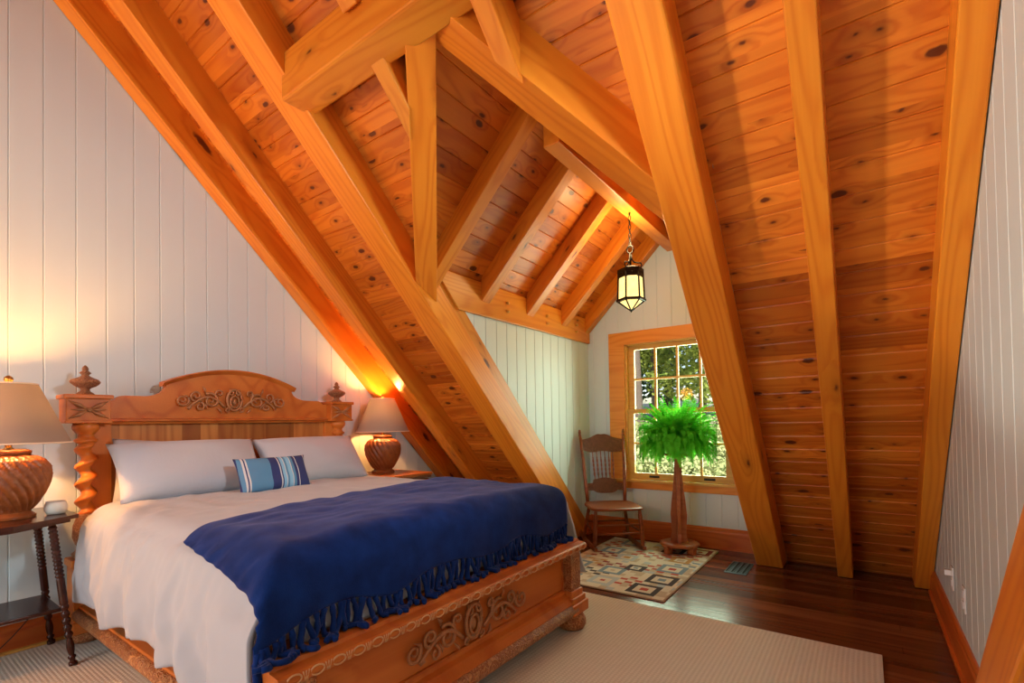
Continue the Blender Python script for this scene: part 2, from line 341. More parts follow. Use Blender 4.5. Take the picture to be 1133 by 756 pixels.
def timber(name, p0, p1, wdir, width, depth, mat='timber', clips=(), bev=.006, parent=None):
    """squared timber whose lower face centre line runs p0->p1; depth goes away from the lower face"""
    p0 = Vector(p0); p1 = Vector(p1); X = (p1-p0); ln = X.length; X.normalize(); Y = Vector(wdir); Y = (Y-X*Y.dot(X)).normalized(); Z = X.cross(Y)
    if Z.z < 0: Y = -Y; Z = -Z
    bm = bmesh.new(); bmesh.ops.create_cube(bm, size=1)
    for v in bm.verts: v.co = Vector(((v.co.x+.5)*ln, v.co.y*width, (v.co.z+.5)*depth))
    mw = mat3(X, Y, Z, p0); inv = mw.inverted()
    for co, no in clips:
        co = inv @ Vector(co); no = inv.to_3x3() @ Vector(no)
        res = bmesh.ops.bisect_plane(bm, geom=bm.verts[:]+bm.edges[:]+bm.faces[:], plane_co=co, plane_no=no, clear_outer=True)
        ed = [e for e in res['geom_cut'] if isinstance(e, bmesh.types.BMEdge)]
        if ed: bmesh.ops.contextual_create(bm, geom=ed)
    if bev: bmesh.ops.bevel(bm, geom=bm.edges[:], offset=bev, segments=2, affect='EDGES', profile=.5)
    o = MB().bm(bm).build(name, mat, parent); o.matrix_world = mw
    return o
# ------------------------------------------------------------------ room shell
XA, XB, YW, CP, CR = -3.76, .355, 4.79, 4.67, 4.41
YR, YB = -.6, -2.6            # main ridge, wall behind the viewer
MB().box(-3.95, .5, YB-.1, 5.0, -.12, 0).build('floor', 'floorwood')['kind'] = 'structure'
roofz = lambda y: min(4.70-y, 5.90+y)
panel('wall_left', (XA, 0, 0), (0, 0, 1), (0, 1, 0), (1, 0, 0), .1415, YB-.02, 4.72, lambda y: [(-.02, max(roofz(y), 0))], 'wallpaint', off=.683)
panel('wall_right', (XB, 0, 0), (0, 0, 1), (0, 1, 0), (-1, 0, 0), .1415, YB-.02, 4.72, lambda y: [(-.02, max(roofz(y), 0))], 'wallpaint', off=.033)
def mext(t):
    y = YR+t/R2
    if y < 1.425: return [(-3.82, -1.485), (-1.485, .42)]
    if y < 2.37: return [(-3.82, -.06-y), (y-2.91, .42)]
    return [(-3.82, -2.44), (-.55, .42)]
panel('ceiling', (0, YR, CP-YR), (1, 0, 0), (0, 1, -1), (0, -1, -1), .0885*R2, 0, (4.70-YR)*R2, mext, 'plank', off=.0283*R2)
panel('ceiling_rear', (0, YR, CP-YR), (1, 0, 0), (0, -1, -1), (0, 1, -1), .0885*R2, 0, 2.1*R2, lambda t: [(-3.82, .42)], 'plank')
def wext(x):
    top = min(x+4.75, 1.78-x)
    if -2.0 < x < -.97: return [(-.02, .575), (2.0, top)]
    return [(-.02, .8), (.8, top)]
# split at the opening so the edges of the boards stay straight
def wall_gable(x0, x1, ext, name):
    return panel(name, (0, YW, 0), (0, 0, 1), (1, 0, 0), (0, -1, 0), .1415, x0, x1, ext, 'wallpaint', off=-2.42+.06)
wall_gable(-2.45, -2.0, lambda x: [(-.02, min(x+4.75, 1.78-x))], 'wall_dormer_end')
wall_gable(-2.0, -.97, lambda x: [(-.02, .56), (2.01, min(x+4.75, 1.78-x))], 'wall_dormer_middle')
wall_gable(-.97, -.54, lambda x: [(-.02, min(x+4.75, 1.78-x))], 'wall_dormer_corner')
panel('wall_dormer_left', (-2.425, 0, 0), (0, 0, 1), (0, 1, 0), (1, 0, 0), .1415, 2.3, YW+.02, lambda y: [(max(4.78-y, -.02), 2.34)], 'wallpaint', off=3.157)
panel('wall_dormer_right', (-.56, 0, 0), (0, 0, 1), (0, 1, 0), (-1, 0, 0), .1415, 2.3, YW+.02, lambda y: [(max(4.72-y, -.02), 2.34)], 'wallpaint', off=3.157)
dz = .125
panel('ceiling_dormer_left', (-2.47, 0, -2.47+4.73), (0, 1, 0), (1, 0, 1), (1, 0, -1), dz, 0, .985*R2, lambda t: [(-.06-(-2.47+t/R2)-.01, YW+.02)], 'plank')
panel('ceiling_dormer_right', (-.565, 0, 1.76+.565), (0, 1, 0), (-1, 0, 1), (-1, 0, -1), dz, 0, .92*R2, lambda t: [((-.565-t/R2)+2.91-.01, YW+.02)], 'plank')
# wall behind the viewer with a wide window opening added for the fill light
MB().box(-3.9, -3.05, YB-.1, YB, 0, 3.4).box(-.35, .45, YB-.1, YB, 0, 3.4).box(-3.05, -.35, YB-.1, YB, 0, .7).box(-3.05, -.35, YB-.1, YB, 2.5, 3.4).build('wall_rear', 'wallpaint')['kind'] = 'structure'
w2 = empty('added_window', (-1.7, YB, .7), kind='structure')
fm = MB()
for a in (-3.05, -2.15, -1.25, -.41): fm.box(a, a+.06, YB-.09, YB+.01, .7, 2.5)
fm.box(-3.05, -.35, YB-.09, YB+.01, .7, .76).box(-3.05, -.35, YB-.09, YB+.01, 2.44, 2.5)
fm.build('added_window_frame', 'trimwood', w2, world=True)
# baseboards
def baseb(name, pts_fn, L_, mat='baseboard', h=.19, t=.02):
    prof = [(0, 0), (t+.012, 0), (t+.012, .018), (t, .022), (t, h-.045), (t*.75, h-.03), (t*.75, h-.015), (t*.35, h), (0, h)]
    return MB().prism(prof, 0, L_, ax=0), prof
def baseboard(name, p0, p1, inward, h):
    p0 = Vector(p0); p1 = Vector(p1); X = (p1-p0); ln = X.length; X.normalize(); Y = Vector(inward); mb, _ = baseb(name, None, ln, h=h)
    o = mb.build(name, 'baseboard'); Z = X.cross(Y)
    if Z.z < 0:
        p0 = p1; X = -X
    o.matrix_world = mat3(X, Y, (0, 0, 1), p0); o['kind'] = 'structure'
baseboard('baseboard_left', (XA, YB, 0), (XA, 4.35, 0), (1, 0, 0), .155)
baseboard('baseboard_right', (XB, 2.55, 0), (XB, 4.34, 0), (-1, 0, 0), .175)
baseboard('baseboard_window', (-2.425, YW, 0), (-.56, YW, 0), (0, -1, 0), .192)
baseboard('baseboard_dormer', (-2.425, 4.66, 0), (-2.425, YW, 0), (1, 0, 0), .192)
MB().box(XA, XA+.045, YB, 4.3, 0, .022, .004).build('trim_1', 'sashwood')['kind'] = 'structure'
# ------------------------------------------------------------------ timbers of the roof
def rafter(x0, x1, yt, yb, label, mat='timber', c0=CR, c1=CP+.01, group='rafters of the main slope', clips=(), name='rafter', bev=.006):
    xm = (x0+x1)/2; o = timber(name, (xm, yt, c0-yt), (xm, yb, c0-yb), (1, 0, 0), x1-x0, (c1-c0)/R2, mat, list(clips), bev)
    return tag(o, label, 'beam', group)
FL = ((0, 0, .003), (0, 0, -1))
rafter(XA+.004, -3.63, -.5, 4.6, 'orange pine rafter lying tight against the white left wall', clips=[FL])
rafter(-3.335, -3.20, -.5, 4.6, 'orange pine rafter rising behind the right bedside lamp', clips=[FL])
rafter(-2.62, -2.42, -.5, 4.6, 'wide pine rafter ending behind the bed foot, left edge of the dormer opening', clips=[FL])
rafter(-.745, -.55, -.5, 4.6, 'thick heavy pine rafter crossing in front of the window', clips=[FL], bev=.01)
rafter(-.19, -.095, -.5, 4.6, 'slim pine rafter in the middle of the right plank ceiling', clips=[FL])
rafter(.258, XB-.004, -.5, 4.6, 'pine rafter running down beside the right white wall', clips=[FL], mat='timber')
rafter(-1.88, -1.78, -.5, 1.34, 'short rafter above the cross header, cut off at the top edge', 'timber_knotty')
rafter(-1.26, -1.165, -.5, 1.34, 'short rafter above the cross header at its right part', 'timber_knotty')
j = rafter(-1.88, -1.79, 1.46, 2.3, 'short jack rafter hidden behind the vertical-looking valley rafter', 'timber_knotty', clips=[((-1.835, 1.70, 2.7), (.707, .707, 0))], name='jack_rafter')
j = rafter(-1.26, -1.17, 1.46, 2.3, 'short pegged jack rafter meeting the right valley rafter', 'timber', clips=[((-1.215, 1.70, 2.7), (-.707, .707, 0))], name='jack_rafter')
for q in ([(-1.19, 1.56, 2.93), (-1.13, 1.555, 2.93)], [(-1.19, 1.47, 3.05), (-1.12, 1.465, 3.05)]):
    p = MB().tube(q, .011, 12).build('peg', 'sashwood'); p.parent = j; p.matrix_parent_inverse = j.matrix_world.inverted()
tag(timber('header_beam', (-2.46, 1.455, 2.92), (-.56, 1.455, 2.92), (0, 1, 0), .18, .25, 'timber_knotty', bev=.012), 'heavy knotty cross beam at the top, spanning above the dormer opening', 'beam')
rafter(-2.475, -2.421, 2.40, 4.9, 'narrow yellow board along the left dormer cheek wall', 'timber_knotty', 4.66, 4.81, None, [FL], 'trim_board', .002)
rafter(-.60, -.561, 2.40, 4.9, 'narrow board behind the thick rafter at the right dormer cheek', 'timber_knotty', 4.665, 4.81, None, [FL], 'trim_board', .002)
# valley rafters:  axis y=-x-.05, z=4.53-y (left) mirrored about x=-1.485
zb = lambda y: 4.47-y
tag(timber('valley_rafter', (-1.40, 1.35, zb(1.35)), (-2.60, 2.55, zb(2.55)), (1, 1, 0), .14, .17, 'timber', [((-2.42, 0, 0), (-1, 0, 0)), ((0, 1.38, 3.0), (0, -1, -1)), ], .004), 'plank-like valley rafter dropping from the header beam to the left dormer edge', 'beam', 'valley rafters')
tag(timber('valley_rafter', (-1.65, 1.38, zb(1.35)), (-.60, 2.43, zb(2.40)), (1, -1, 0), .195, .26, 'timber', [((-.745, 0, 0), (1, 0, 0)), ((0, 1.38, 3.0), (0, -1, -1))], .004), 'long diagonal valley rafter running down to the thick rafter', 'beam', 'valley rafters')
tag(timber('ridge_beam', (-1.485, 2.5, 2.86), (-1.485, YW, 2.86), (1, 0, 0), .11, .30, 'timber', [], .005), 'dormer ridge beam the lantern hangs from', 'beam')
pl_ = tag(timber('wall_plate', (-2.44, 2.42, 2.04), (-2.44, YW, 2.04), (1, 0, 0), .08, .26, 'timber_knotty', [((0, 2.415, 2.3), (0, -1, -1))], .005), 'knotty pine plate on top of the left dormer wall', 'beam')
tag(timber('wall_plate', (-.60, 2.42, 2.04), (-.60, YW, 2.04), (1, 0, 0), .06, .26, 'timber_knotty', [((0, 2.415, 2.3), (0, -1, -1))], .005), 'pine plate on top of the right dormer wall, behind the thick rafter', 'beam')
for py_ in (3.27, 3.90, 4.47):
    for pz_ in (2.13, 2.20):
        pg_ = MB().tube([(-2.405, py_, pz_), (-2.376, py_, pz_-.006)], .012, 12).build('peg', 'sashwood'); pg_.parent = pl_; pg_.matrix_parent_inverse = pl_.matrix_world.inverted()
names = ['first', 'second', 'third', 'fourth', 'last']
where = ['small dormer rafter nearest the valley rafter', 'dormer rafter next after the valley rafter on the pine plate', 'middle dormer rafter on the left plank slope', 'dormer rafter beside the lantern chain', 'dormer rafter lying against the gable wall above the window']
for i, (ya, yb) in enumerate(((2.36, 2.46), (2.94, 3.04), (3.57, 3.67), (4.18, 4.28), (4.685, 4.785))):
    ym = (ya+yb)/2
    # lower face z=x+4.55
    x0, x1 = -2.43, -1.50
    if i == 0: cl = [((-1.99, 1.0, 0), (0, -1, 0))]
    o = timber('dormer_rafter', (x0, ym, x0+4.55), (x1, ym, x1+4.55), (0, 1, 0), yb-ya, .135, 'timber', [((-2.42+.018, 0, 0), (-1, 0, 0))] if i else [((-2.42+.018, 0, 0), (-1, 0, 0)), ((-2.05, 2.10, 0), (1, 1, 0)) if False else ((0, 0, 9), (0, 0, 1))], .004)
    tag(o, where[i], 'beam', 'rafters of the dormer left slope')
    x0, x1 = -.58, -1.47
    o = timber('dormer_rafter', (x0, ym, 1.58-x0), (x1, ym, 1.58-x1), (0, 1, 0), yb-ya, .135, 'timber', [((-.60, 0, 0), (1, 0, 0))], .004)
    tag(o, 'dormer rafter on the hidden right slope behind the ridge beam', 'beam', 'rafters of the dormer right slope')
# wooden pegs in the plate
t = None
# sloping timber in the lower right corner
tm = timber('corner_brace', (.2875, 1.05, .98), (.2875, 2.5, -.47), (1, 0, 0), .13, .17, 'timber', [FL], .008)
tm.location = tm.location
tag(tm, 'slanted pine timber in the bottom right corner against the right wall', 'beam')
# ------------------------------------------------------------------ window in the dormer
w1 = empty('window_1', (-1.485, YW, .6), kind='structure')
cs = MB()
cs.prism([(-2.175, 2.115), (-.795, 2.115), (-.965, 1.985), (-2.005, 1.985)], YW-.022, YW+.002, ax=1)
cs.prism([(-2.175, 2.115), (-2.005, 1.985), (-2.005, .60), (-2.175, .60)], YW-.022, YW+.002, ax=1)
cs.prism([(-.795, 2.115), (-.795, .60), (-.965, .60), (-.965, 1.985)], YW-.022, YW+.002, ax=1)
cs.build('casing', 'trimwood', w1, world=True)
MB().box(-2.03, -1.985, YW-.002, YW+.12, .58, 2.0).box(-.985, -.94, YW-.002, YW+.12, .58, 2.0).box(-2.0, -.97, YW-.002, YW+.12, 1.975, 2.02).build('jamb', 'sashwood', w1, world=True)
MB().box(-2.20, -.77, YW-.055, YW+.1, .575, .602, .004).build('sill', 'sashwood', w1, world=True)
MB().box(-2.14, -.83, YW-.024, YW+.002, .505, .574, .003).build('apron', 'trimwood', w1, world=True)
def sash(y0, z0, z1, bottom):
    m = MB(); xa, xb = -1.985, -.985; t = .035
    m.box(xa, -1.925, y0, y0+t, z0, z1).box(-1.045, xb, y0, y0+t, z0, z1).box(-1.925, -1.045, y0, y0+t, z0, z0+bottom).box(-1.925, -1.045, y0, y0+t, z1-.045, z1)
    o = m.build('sash', 'sashwood', w1, world=True)
    g = MB(); w = .88/4
    for k in (1, 2, 3): g.box(-1.925+k*w-.010, -1.925+k*w+.010, y0+.005, y0+t-.005, z0+bottom, z1-.045)
    zm = (z0+bottom+z1-.045)/2; g.box(-1.925, -1.045, y0+.006, y0+t-.006, zm-.010, zm+.010)
    g.build('muntins', 'sashwood', o, world=False).location = (0, 0, 0)
    p = MB().box(-1.93, -1.04, y0+.015, y0+.019, z0+bottom-.01, z1-.04).build('glass_pane', 'pane', o); p.location = (0, 0, 0)
    return o
sash(YW+.05, 1.27, 1.975, .045)
lo = sash(YW+.012, .602, 1.315, .062)
for xx in (-1.72, -1.19):
    h = MB().tube([(xx-.04, YW+.012, .632), (xx-.035, YW-.006, .632), (xx+.035, YW-.006, .632), (xx+.04, YW+.012, .632)], .006, 8).box(xx-.05, xx+.05, YW+.006, YW+.014, .622, .642).build('sash_lift', 'iron', lo); h.location = (0, 0, 0)
# ------------------------------------------------------------------ outside: hillside, trees, bushes
gm = MB(); nx, ny = 30, 26; vs = []
for j_ in range(ny+1):
    for i in range(nx+1):
        x = -26+i*44/nx; y = 5.6+j_*30/ny; vs.append((x, y, -.9+.13*(y-5.6)+.25*noise.noise(Vector((x*.5, y*.5, 0)))))
gm.add(vs, [(j_*(nx+1)+i, j_*(nx+1)+i+1, (j_+1)*(nx+1)+i+1, (j_+1)*(nx+1)+i) for j_ in range(ny) for i in range(nx)], True)
gm.build('hillside', 'hillside', fixn=False)['kind'] = 'structure'
gz = lambda y: -.9+.13*(y-5.6)
def leaves(mb, c, rad, n, s, rng):
    for _ in range(n):
        d = Vector((rng.gauss(0, 1), rng.gauss(0, 1), rng.gauss(0, 1))).normalized()*(rng.random()**.45)
        p = Vector((c[0]+d.x*rad[0], c[1]+d.y*rad[1], c[2]+d.z*rad[2]))
        a = Vector((rng.gauss(0, 1), rng.gauss(0, 1), rng.gauss(0, .6))).normalized(); b = a.orthogonal(); b.rotate(Matrix.Rotation(rng.random()*6.28, 3, a)); k = s*(.6+.8*rng.random())
        mb.add([p-a*k, p+b*k*.55, p+a*k, p-b*k*.55], [(0, 1, 2, 3)])
rng = random.Random(3)
def tree(x, y, h, tr, crown, n, s, mat, label, low=.2):
    t = empty('tree', (x, y, gz(y)-.1), label, 'tree', 'trees beyond the window')
    path = [(0.04*math.sin(k*1.3), .04*math.cos(k), h*k/6) for k in range(7)]
    MB().tube(path, [tr*(1-.11*k) for k in range(7)], 9).build('trunk', 'trunk', t)
    mb = MB(); n *= 3; s *= .6
    for k in range(9):
        zz = h*(low+(1-low)*(k+.5)/9); sp = crown*(1-.35*k/9); a = rng.random()*6.28
        leaves(mb, (math.cos(a)*sp*.45, math.sin(a)*sp*.45, zz), (sp*.75, sp*.75, h*.09), n//9, s, rng)
    mb.build('crown', mat, t, fixn=False)
tree(-8.3, 17, 9, .14, 1.6, 2600, .13, 'tree_leaf', 'leafy yellow-green tree at the left window panes', .22)
tree(-6.9, 13.8, 8, .10, 1.1, 1500, .11, 'tree_dark', 'dark evergreen tree with a thin trunk seen through the left panes', .3)
tree(-6.2, 17.5, 9, .16, 1.8, 2600, .13, 'tree_leaf', 'broad yellow-green tree behind the middle panes', .28)
tree(-5.1, 13, 8.5, .13, 1.0, 1100, .12, 'tree_leaf', 'tree with a dark bare trunk seen in the middle upper panes', .42)
tree(-4.3, 16.5, 9, .14, 1.7, 2500, .12, 'tree_leaf', 'bright green tree beside the thick rafter', .2)
tree(-3.2, 14, 8, .14, 1.6, 2200, .12, 'tree_leaf', 'light green tree behind the fern', .22)
tree(-9.8, 21, 11, .2, 2.4, 2600, .17, 'tree_dark', 'tall dark tree far back on the left', .1)
tree(-7.2, 22, 11, .2, 2.4, 2600, .17, 'tree_dark', 'tall dark tree far back in the middle', .1)
tree(-5.0, 22, 11, .2, 2.4, 2600, .17, 'tree_dark', 'tall dark tree far back on the right', .1)
for k, (x, y, r, lb) in enumerate(((-3.9, 9.0, .8, 'pale shrub at the lower left panes'), (-4.9, 11.5, 1.0, 'pale shrub below the leafy tree'), (-3.0, 9.3, .7, 'pale shrub behind the fern stand'), (-3.6, 11.8, 1.0, 'wide pale shrub in the middle of the hillside'), (-2.2, 9.0, .7, 'low pale shrub at the lower right panes'), (-2.4, 11.6, 1.0, 'pale shrub by the thick rafter'))):
    t = empty('shrub', (x, y, gz(y)-.1), lb, 'shrub', 'shrubs on the hillside')
    mb = MB(); leaves(mb, (0, 0, r*.75), (r, r, r*.85), 3000, .045, rng); mb.build('foliage', 'bush_leaf', t, fixn=False)
    MB().tube([(0, 0, 0), (.03, 0, r*.5), (.1, .05, r*.9)], [.04, .03, .015], 7).build('stem', 'trunk', t)
# ------------------------------------------------------------------ rugs
RUG = .012
mb = MB().box(XA+.05, .045, -1.4, 3.055, .001, RUG, .004)
tag(mb.build('seagrass_rug', 'seagrass'), 'large woven tan seagrass rug under the bed', 'rug')
def patterned():
    W_, H_ = 52, 78; g = [[0]*W_ for _ in range(H_)]; rg = random.Random(5)
    # colour 0 cream 1 tan 2 grey blue 3 red 4 black 5 orange 6 pale blue 7 dark red
    for jj in range(0, H_, 3):
        for ii in range(0, W_, 3):
            q = rg.random(); c = 0 if q < .5 else (1 if q < .82 else (6 if q < .93 else 0))
            for a in range(3):
                for b in range(3):
                    if jj+a < H_ and ii+b < W_: g[jj+a][ii+b] = c
    def chk(i0, j0, n, m, c):
        for a in range(n):
            for b in range(m):
                if (a+b) % 2 == 0:
                    for k in range(2):
                        for l in range(3):
                            ii, jj = i0+a*3+l, j0+b*3+k
                            if 0 <= ii < W_ and 0 <= jj < H_: g[jj][ii] = c
    def sq(i0, j0, s, c, c2, c3):
        for jj in range(s):
            for ii in range(s):
                d = min(ii, jj, s-1-ii, s-1-jj); v = c if d < 1.5 else (0 if d < 3.4 else (c2 if d < 4.5 else c3))
                if d >= s/2-1.6: v = c3
                if 0 <= i0+ii < W_ and 0 <= j0+jj < H_: g[j0+jj][i0+ii] = v
    for a in ((2, 10, 3, 4, 3), (30, 8, 4, 4, 3), (14, 26, 6, 3, 7), (33, 30, 5, 4, 3), (4, 40, 5, 3, 7), (20, 50, 6, 3, 3), (2, 60, 4, 4, 3), (34, 56, 5, 4, 3), (12, 14, 4, 3, 4), (40, 20, 3, 3, 5), (24, 68, 5, 2, 5), (6, 28, 3, 3, 5), (42, 44, 3, 3, 2)): chk(*a)
    for a in ((37, 2, 11, 4, 1, 3), (5, 2, 10, 2, 1, 5), (20, 4, 10, 6, 1, 3), (39, 16, 11, 4, 1, 2), (1, 20, 10, 2, 1, 5), (18, 18, 10, 2, 1, 1), (26, 27, 8, 4, 0, 2), (38, 32, 11, 2, 1, 3), (5, 48, 10, 2, 1, 3), (38, 48, 9, 5, 0, 1), (16, 40, 9, 6, 1, 5), (30, 62, 10, 4, 1, 3), (8, 66, 10, 2, 1, 5), (41, 66, 10, 7, 1, 3)): sq(*a)
    x0, x1, y0, y1 = -2.09, -1.105, 3.19, 4.66; z = .010; mb = MB().box(x0-.012, x1+.012, y0-.012, y1+.012, .001, .0095, .003, mi=8)
    dx = (x1-x0)/W_; dy = (y1-y0)/H_
    for jj in range(H_):
        for ii in range(W_):
            a, b = x0+ii*dx, y0+jj*dy; mb.add([(a, b, z), (a+dx, b, z), (a+dx, b+dy, z), (a, b+dy, z)], [(0, 1, 2, 3)], mi=g[jj][ii])
    cols = [(.72, .68, .56), (.55, .47, .34), (.20, .30, .38), (.50, .09, .06), (.05, .045, .05), (.52, .30, .10), (.46, .55, .58), (.26, .03, .04), (.40, .30, .2)]
    for k, c in enumerate(cols): plain('hooked_wool_%d' % k, c, .95, noise_amt=.15, nscale=120, bump=.3, bscale=400)
    tag(mb.build('patterned_rug', ['hooked_wool_%d' % k for k in range(9)], fixn=False), 'small cream rug with coloured squares under the fern stand', 'rug')
patterned()
# ------------------------------------------------------------------ floor vent and outlets
vt = empty('floor_vent', (-.84, 4.24, 0), 'blue-grey metal floor register in the dark floor by the thick rafter', 'vent')
MB().box(-.08, .08, -.17, .17, .001, .006, .002).build('frame', 'vent_metal', vt)
sl = MB()
for k in range(9):
    for q in range(4): 
        sl.tube([(-.06+q*.04+.014*math.cos(a*PI/4), -.135+k*.034+.012*math.sin(a*PI/4), .0065) for a in range(7)], .003, 4)
sl.build('grille', 'iron', vt)
def outlet(loc, rz, label, plug=False):
    o = empty('wall_outlet', loc, label, 'outlet', None, None, rz)
    MB().box(-.036, .036, -.006, 0, -.058, .058, .002).build('cover_plate', 'white_plastic', o)
    MB().box(-.017, .017, -.009, -.005, .008, .042, .003).box(-.017, .017, -.009, -.005, -.042, -.008, .003).build('receptacle', 'white_plastic', o)
    if plug: MB().box(-.014, .014, -.035, -.008, .012, .04, .004).build('plug', 'white_plastic', o)
outlet((-1.49, YW-.001, .345), 0, 'white wall outlet below the window behind the fern stand')
outlet((XB-.001, 3.40, .355), PI*1.5, 'white wall outlet on the right wall nearest the rafter, with a plug in it', True)
outlet((XB-.001, 3.03, .355), PI*1.5, 'white wall outlet on the right wall nearer the slanted corner timber')
# ------------------------------------------------------------------ bed
BY0, BY1 = .735, 2.555; BM = (BY0+BY1)/2
HX = XA+.03
bed = empty('carved_bed', (-2.5, BM, 0), 'carved reddish wooden bed with twisted posts and a scrolled footboard', 'bed')
def bp(mb, name, mat, parent=bed): return mb.build(name, mat, parent, world=True)
XF = -3.62   # headboard panel front
# headboard panel (vertical boards): local frame so the grain runs upright
hp = MB().box(.25, 1.24, BY0+.12, BY1-.12, 0, .03)
o = hp.build('headboard_panel', 'bedpanel', bed); o.matrix_world = mat3((0, 0, 1), (0, 1, 0), (-1, 0, 0), (XF, 0, 0)); o.location -= bed.location
# pilasters beside posts
for nm, a, b in (('stile', BY0+.115, BY0+.21), ('stile', BY1-.21, BY1-.115)):
    o = MB().box(.2, 1.235, a, b, -.002, .03, .003).build(nm, 'bedwood', bed); o.matrix_world = mat3((0, 0, 1), (0, 1, 0), (-1, 0, 0), (XF+.022, 0, 0)); o.location -= bed.location
# crest rail silhouette in (y,z)
ym = BM
def crest(y):
    d = abs(y-ym)
    if d < .42: return 1.585-.095*(d/.42)**2
    if d < .55:
        t_ = (d-.42)/.13; return 1.40+.065*(1-math.sqrt(max(0, 1-(1-t_)**2)))
    if d < .63: return 1.40
    t_ = min(1, (d-.63)/.05); return 1.40-.028*(1-math.sqrt(max(0, 1-t_*t_)))
ys = sorted(set([BY0+.12+k*(BY1-BY0-.24)/120 for k in range(121)]+[ym-.4201, ym-.4199, ym+.4199, ym+.4201]))
poly = [(y, crest(y)) for y in ys]+[(BY1-.12, 1.24), (BY0+.12, 1.24)]
cr = MB()
n = len(ys); vs = []
for xx in (XF-.03, XF+.02):
    for y in ys: vs += [(xx, y, 1.24), (xx, y, crest(y))]
fs = []
for i in range(n-1):
    a = 2*i; b = 2*n+2*i
    fs += [(a, a+1, a+3, a+2), (b, b+2, b+3, b+1), (a+1, b+1, b+3, a+3), (a, a+2, b+2, b)]
fs += [(0, 2*n, 2*n+1, 1), (2*n-2, 2*n-1, 4*n-1, 4*n-2)]
cr.add(vs, fs); bp(cr, 'crest_rail', 'bedwood')
# arched cap moulding
cap = MB(); rs = []
for k in range(41):
    y = ym-.44+.88*k/40; z = 1.585-.095*(min(abs(y-ym), .44)/.42)**2
    rs.append([(XF-.035, y, z-.012), (XF+.022, y, z-.016), (XF+.034, y, z-.006), (XF+.05, y, z+.006), (XF+.05, y, z+.014), (XF-.035, y, z+.014)])
cap.rings(rs, True, False); bp(cap, 'arched_cap', 'bedwood')
# cornice under the crest
co = MB().prism([(XF-.02, 1.228), (XF+.03, 1.228), (XF+.034, 1.24), (XF+.05, 1.246), (XF+.05, 1.256), (XF+.02, 1.262), (XF-.02, 1.262)], BY0+.11, BY1-.11, ax=1)
bp(co, 'cornice', 'bedwood')
# scroll carving
def spiral(cy, cz, r0, turns, a0, sgn=1, n=26):
    return [(cy+sgn*(r0*(1-k/n*.85))*math.cos(a0+turns*2*PI*k/n), cz+(r0*(1-k/n*.85))*math.sin(a0+turns*2*PI*k/n)) for k in range(n+1)]
def carving(W, Hh):
    """scrolled acanthus with a cartouche; local: y across, z up, x out"""
    mb = MB()
    def tb(pts, r0, r1, x=.016):
        m = len(pts); mb.tube([(.003+x*(.4+.6*math.sin(PI*k/(m-1))), p[0], p[1]) for k, p in enumerate(pts)], [r0+(r1-r0)*k/(m-1) for k in range(m)], 7)
    for s in (-1, 1):
        # running stem that rises, dips and ends in an outer volute
        stem = [(s*W*(.17+.63*t/20), Hh*(-.55+.75*math.sin(t/20*PI*1.1)+.1*t/20)) for t in range(21)]
        tb(stem, .009, .007)
        tb(spiral(s*W*.88, -Hh*.05, Hh*.50, 1.5, 2.6, s), .0085, .004)
        tb(spiral(s*W*.42, -Hh*.05, Hh*.62, 1.6, 1.0, s), .009, .004)
        tb(spiral(s*W*.66, Hh*.30, Hh*.46, 1.5, 4.0, s), .008, .004)
        tb(spiral(s*W*.60, -Hh*.52, Hh*.34, 1.3, 1.8, s), .0075, .004)
        tb(spiral(s*W*.27, Hh*.55, Hh*.32, 1.3, 5.2, s), .0075, .004)
        for (cy, cz, a, ln) in ((.30, -.6, -2.2, .05), (.50, .55, 1.2, .05), (.76, .1, .5, .045), (.52, -.2, -1.9, .05), (.74, -.35, -1.2, .045), (.36, .25, 1.9, .045)):
            q = Vector((.006, s*W*cy, Hh*cz)); d = Vector((0, s*math.cos(a), math.sin(a)))
            mb.tube([q, q+d*ln*.5+Vector((.012, 0, 0)), q+d*ln], [.003, .010, .001], 6, flat=.7)
    tb([(W*.135*math.cos(2*PI*k/28), Hh*.85*math.sin(2*PI*k/28)+.004) for k in range(29)], .009, .009, .012)
    tb([(W*.085*math.cos(2*PI*k/28), Hh*.48*math.sin(2*PI*k/28)-.01) for k in range(29)], .0065, .0065, .016)
    for s in (-1, 1):
        tb(spiral(s*W*.075, Hh*.62, Hh*.26, 1.2, 1.2, s), .006, .004)
        tb(spiral(s*W*.12, -Hh*.75, Hh*.22, 1.2, 4.2, s), .006, .004)
    bm = bmesh.new(); bmesh.ops.create_uvsphere(bm, u_segments=16, v_segments=8, radius=1); mb.bm(bm, True, mat=Matrix.Translation((.004, 0, -.01)) @ Matrix.Diagonal((.014, W*.05, Hh*.30, 1)))
    return mb
cv = carving(.37, .085); cv.xf(Matrix.Translation((XF+.022, ym-.01, 1.385))); bp(cv, 'scroll_carving', 'carving_wood')
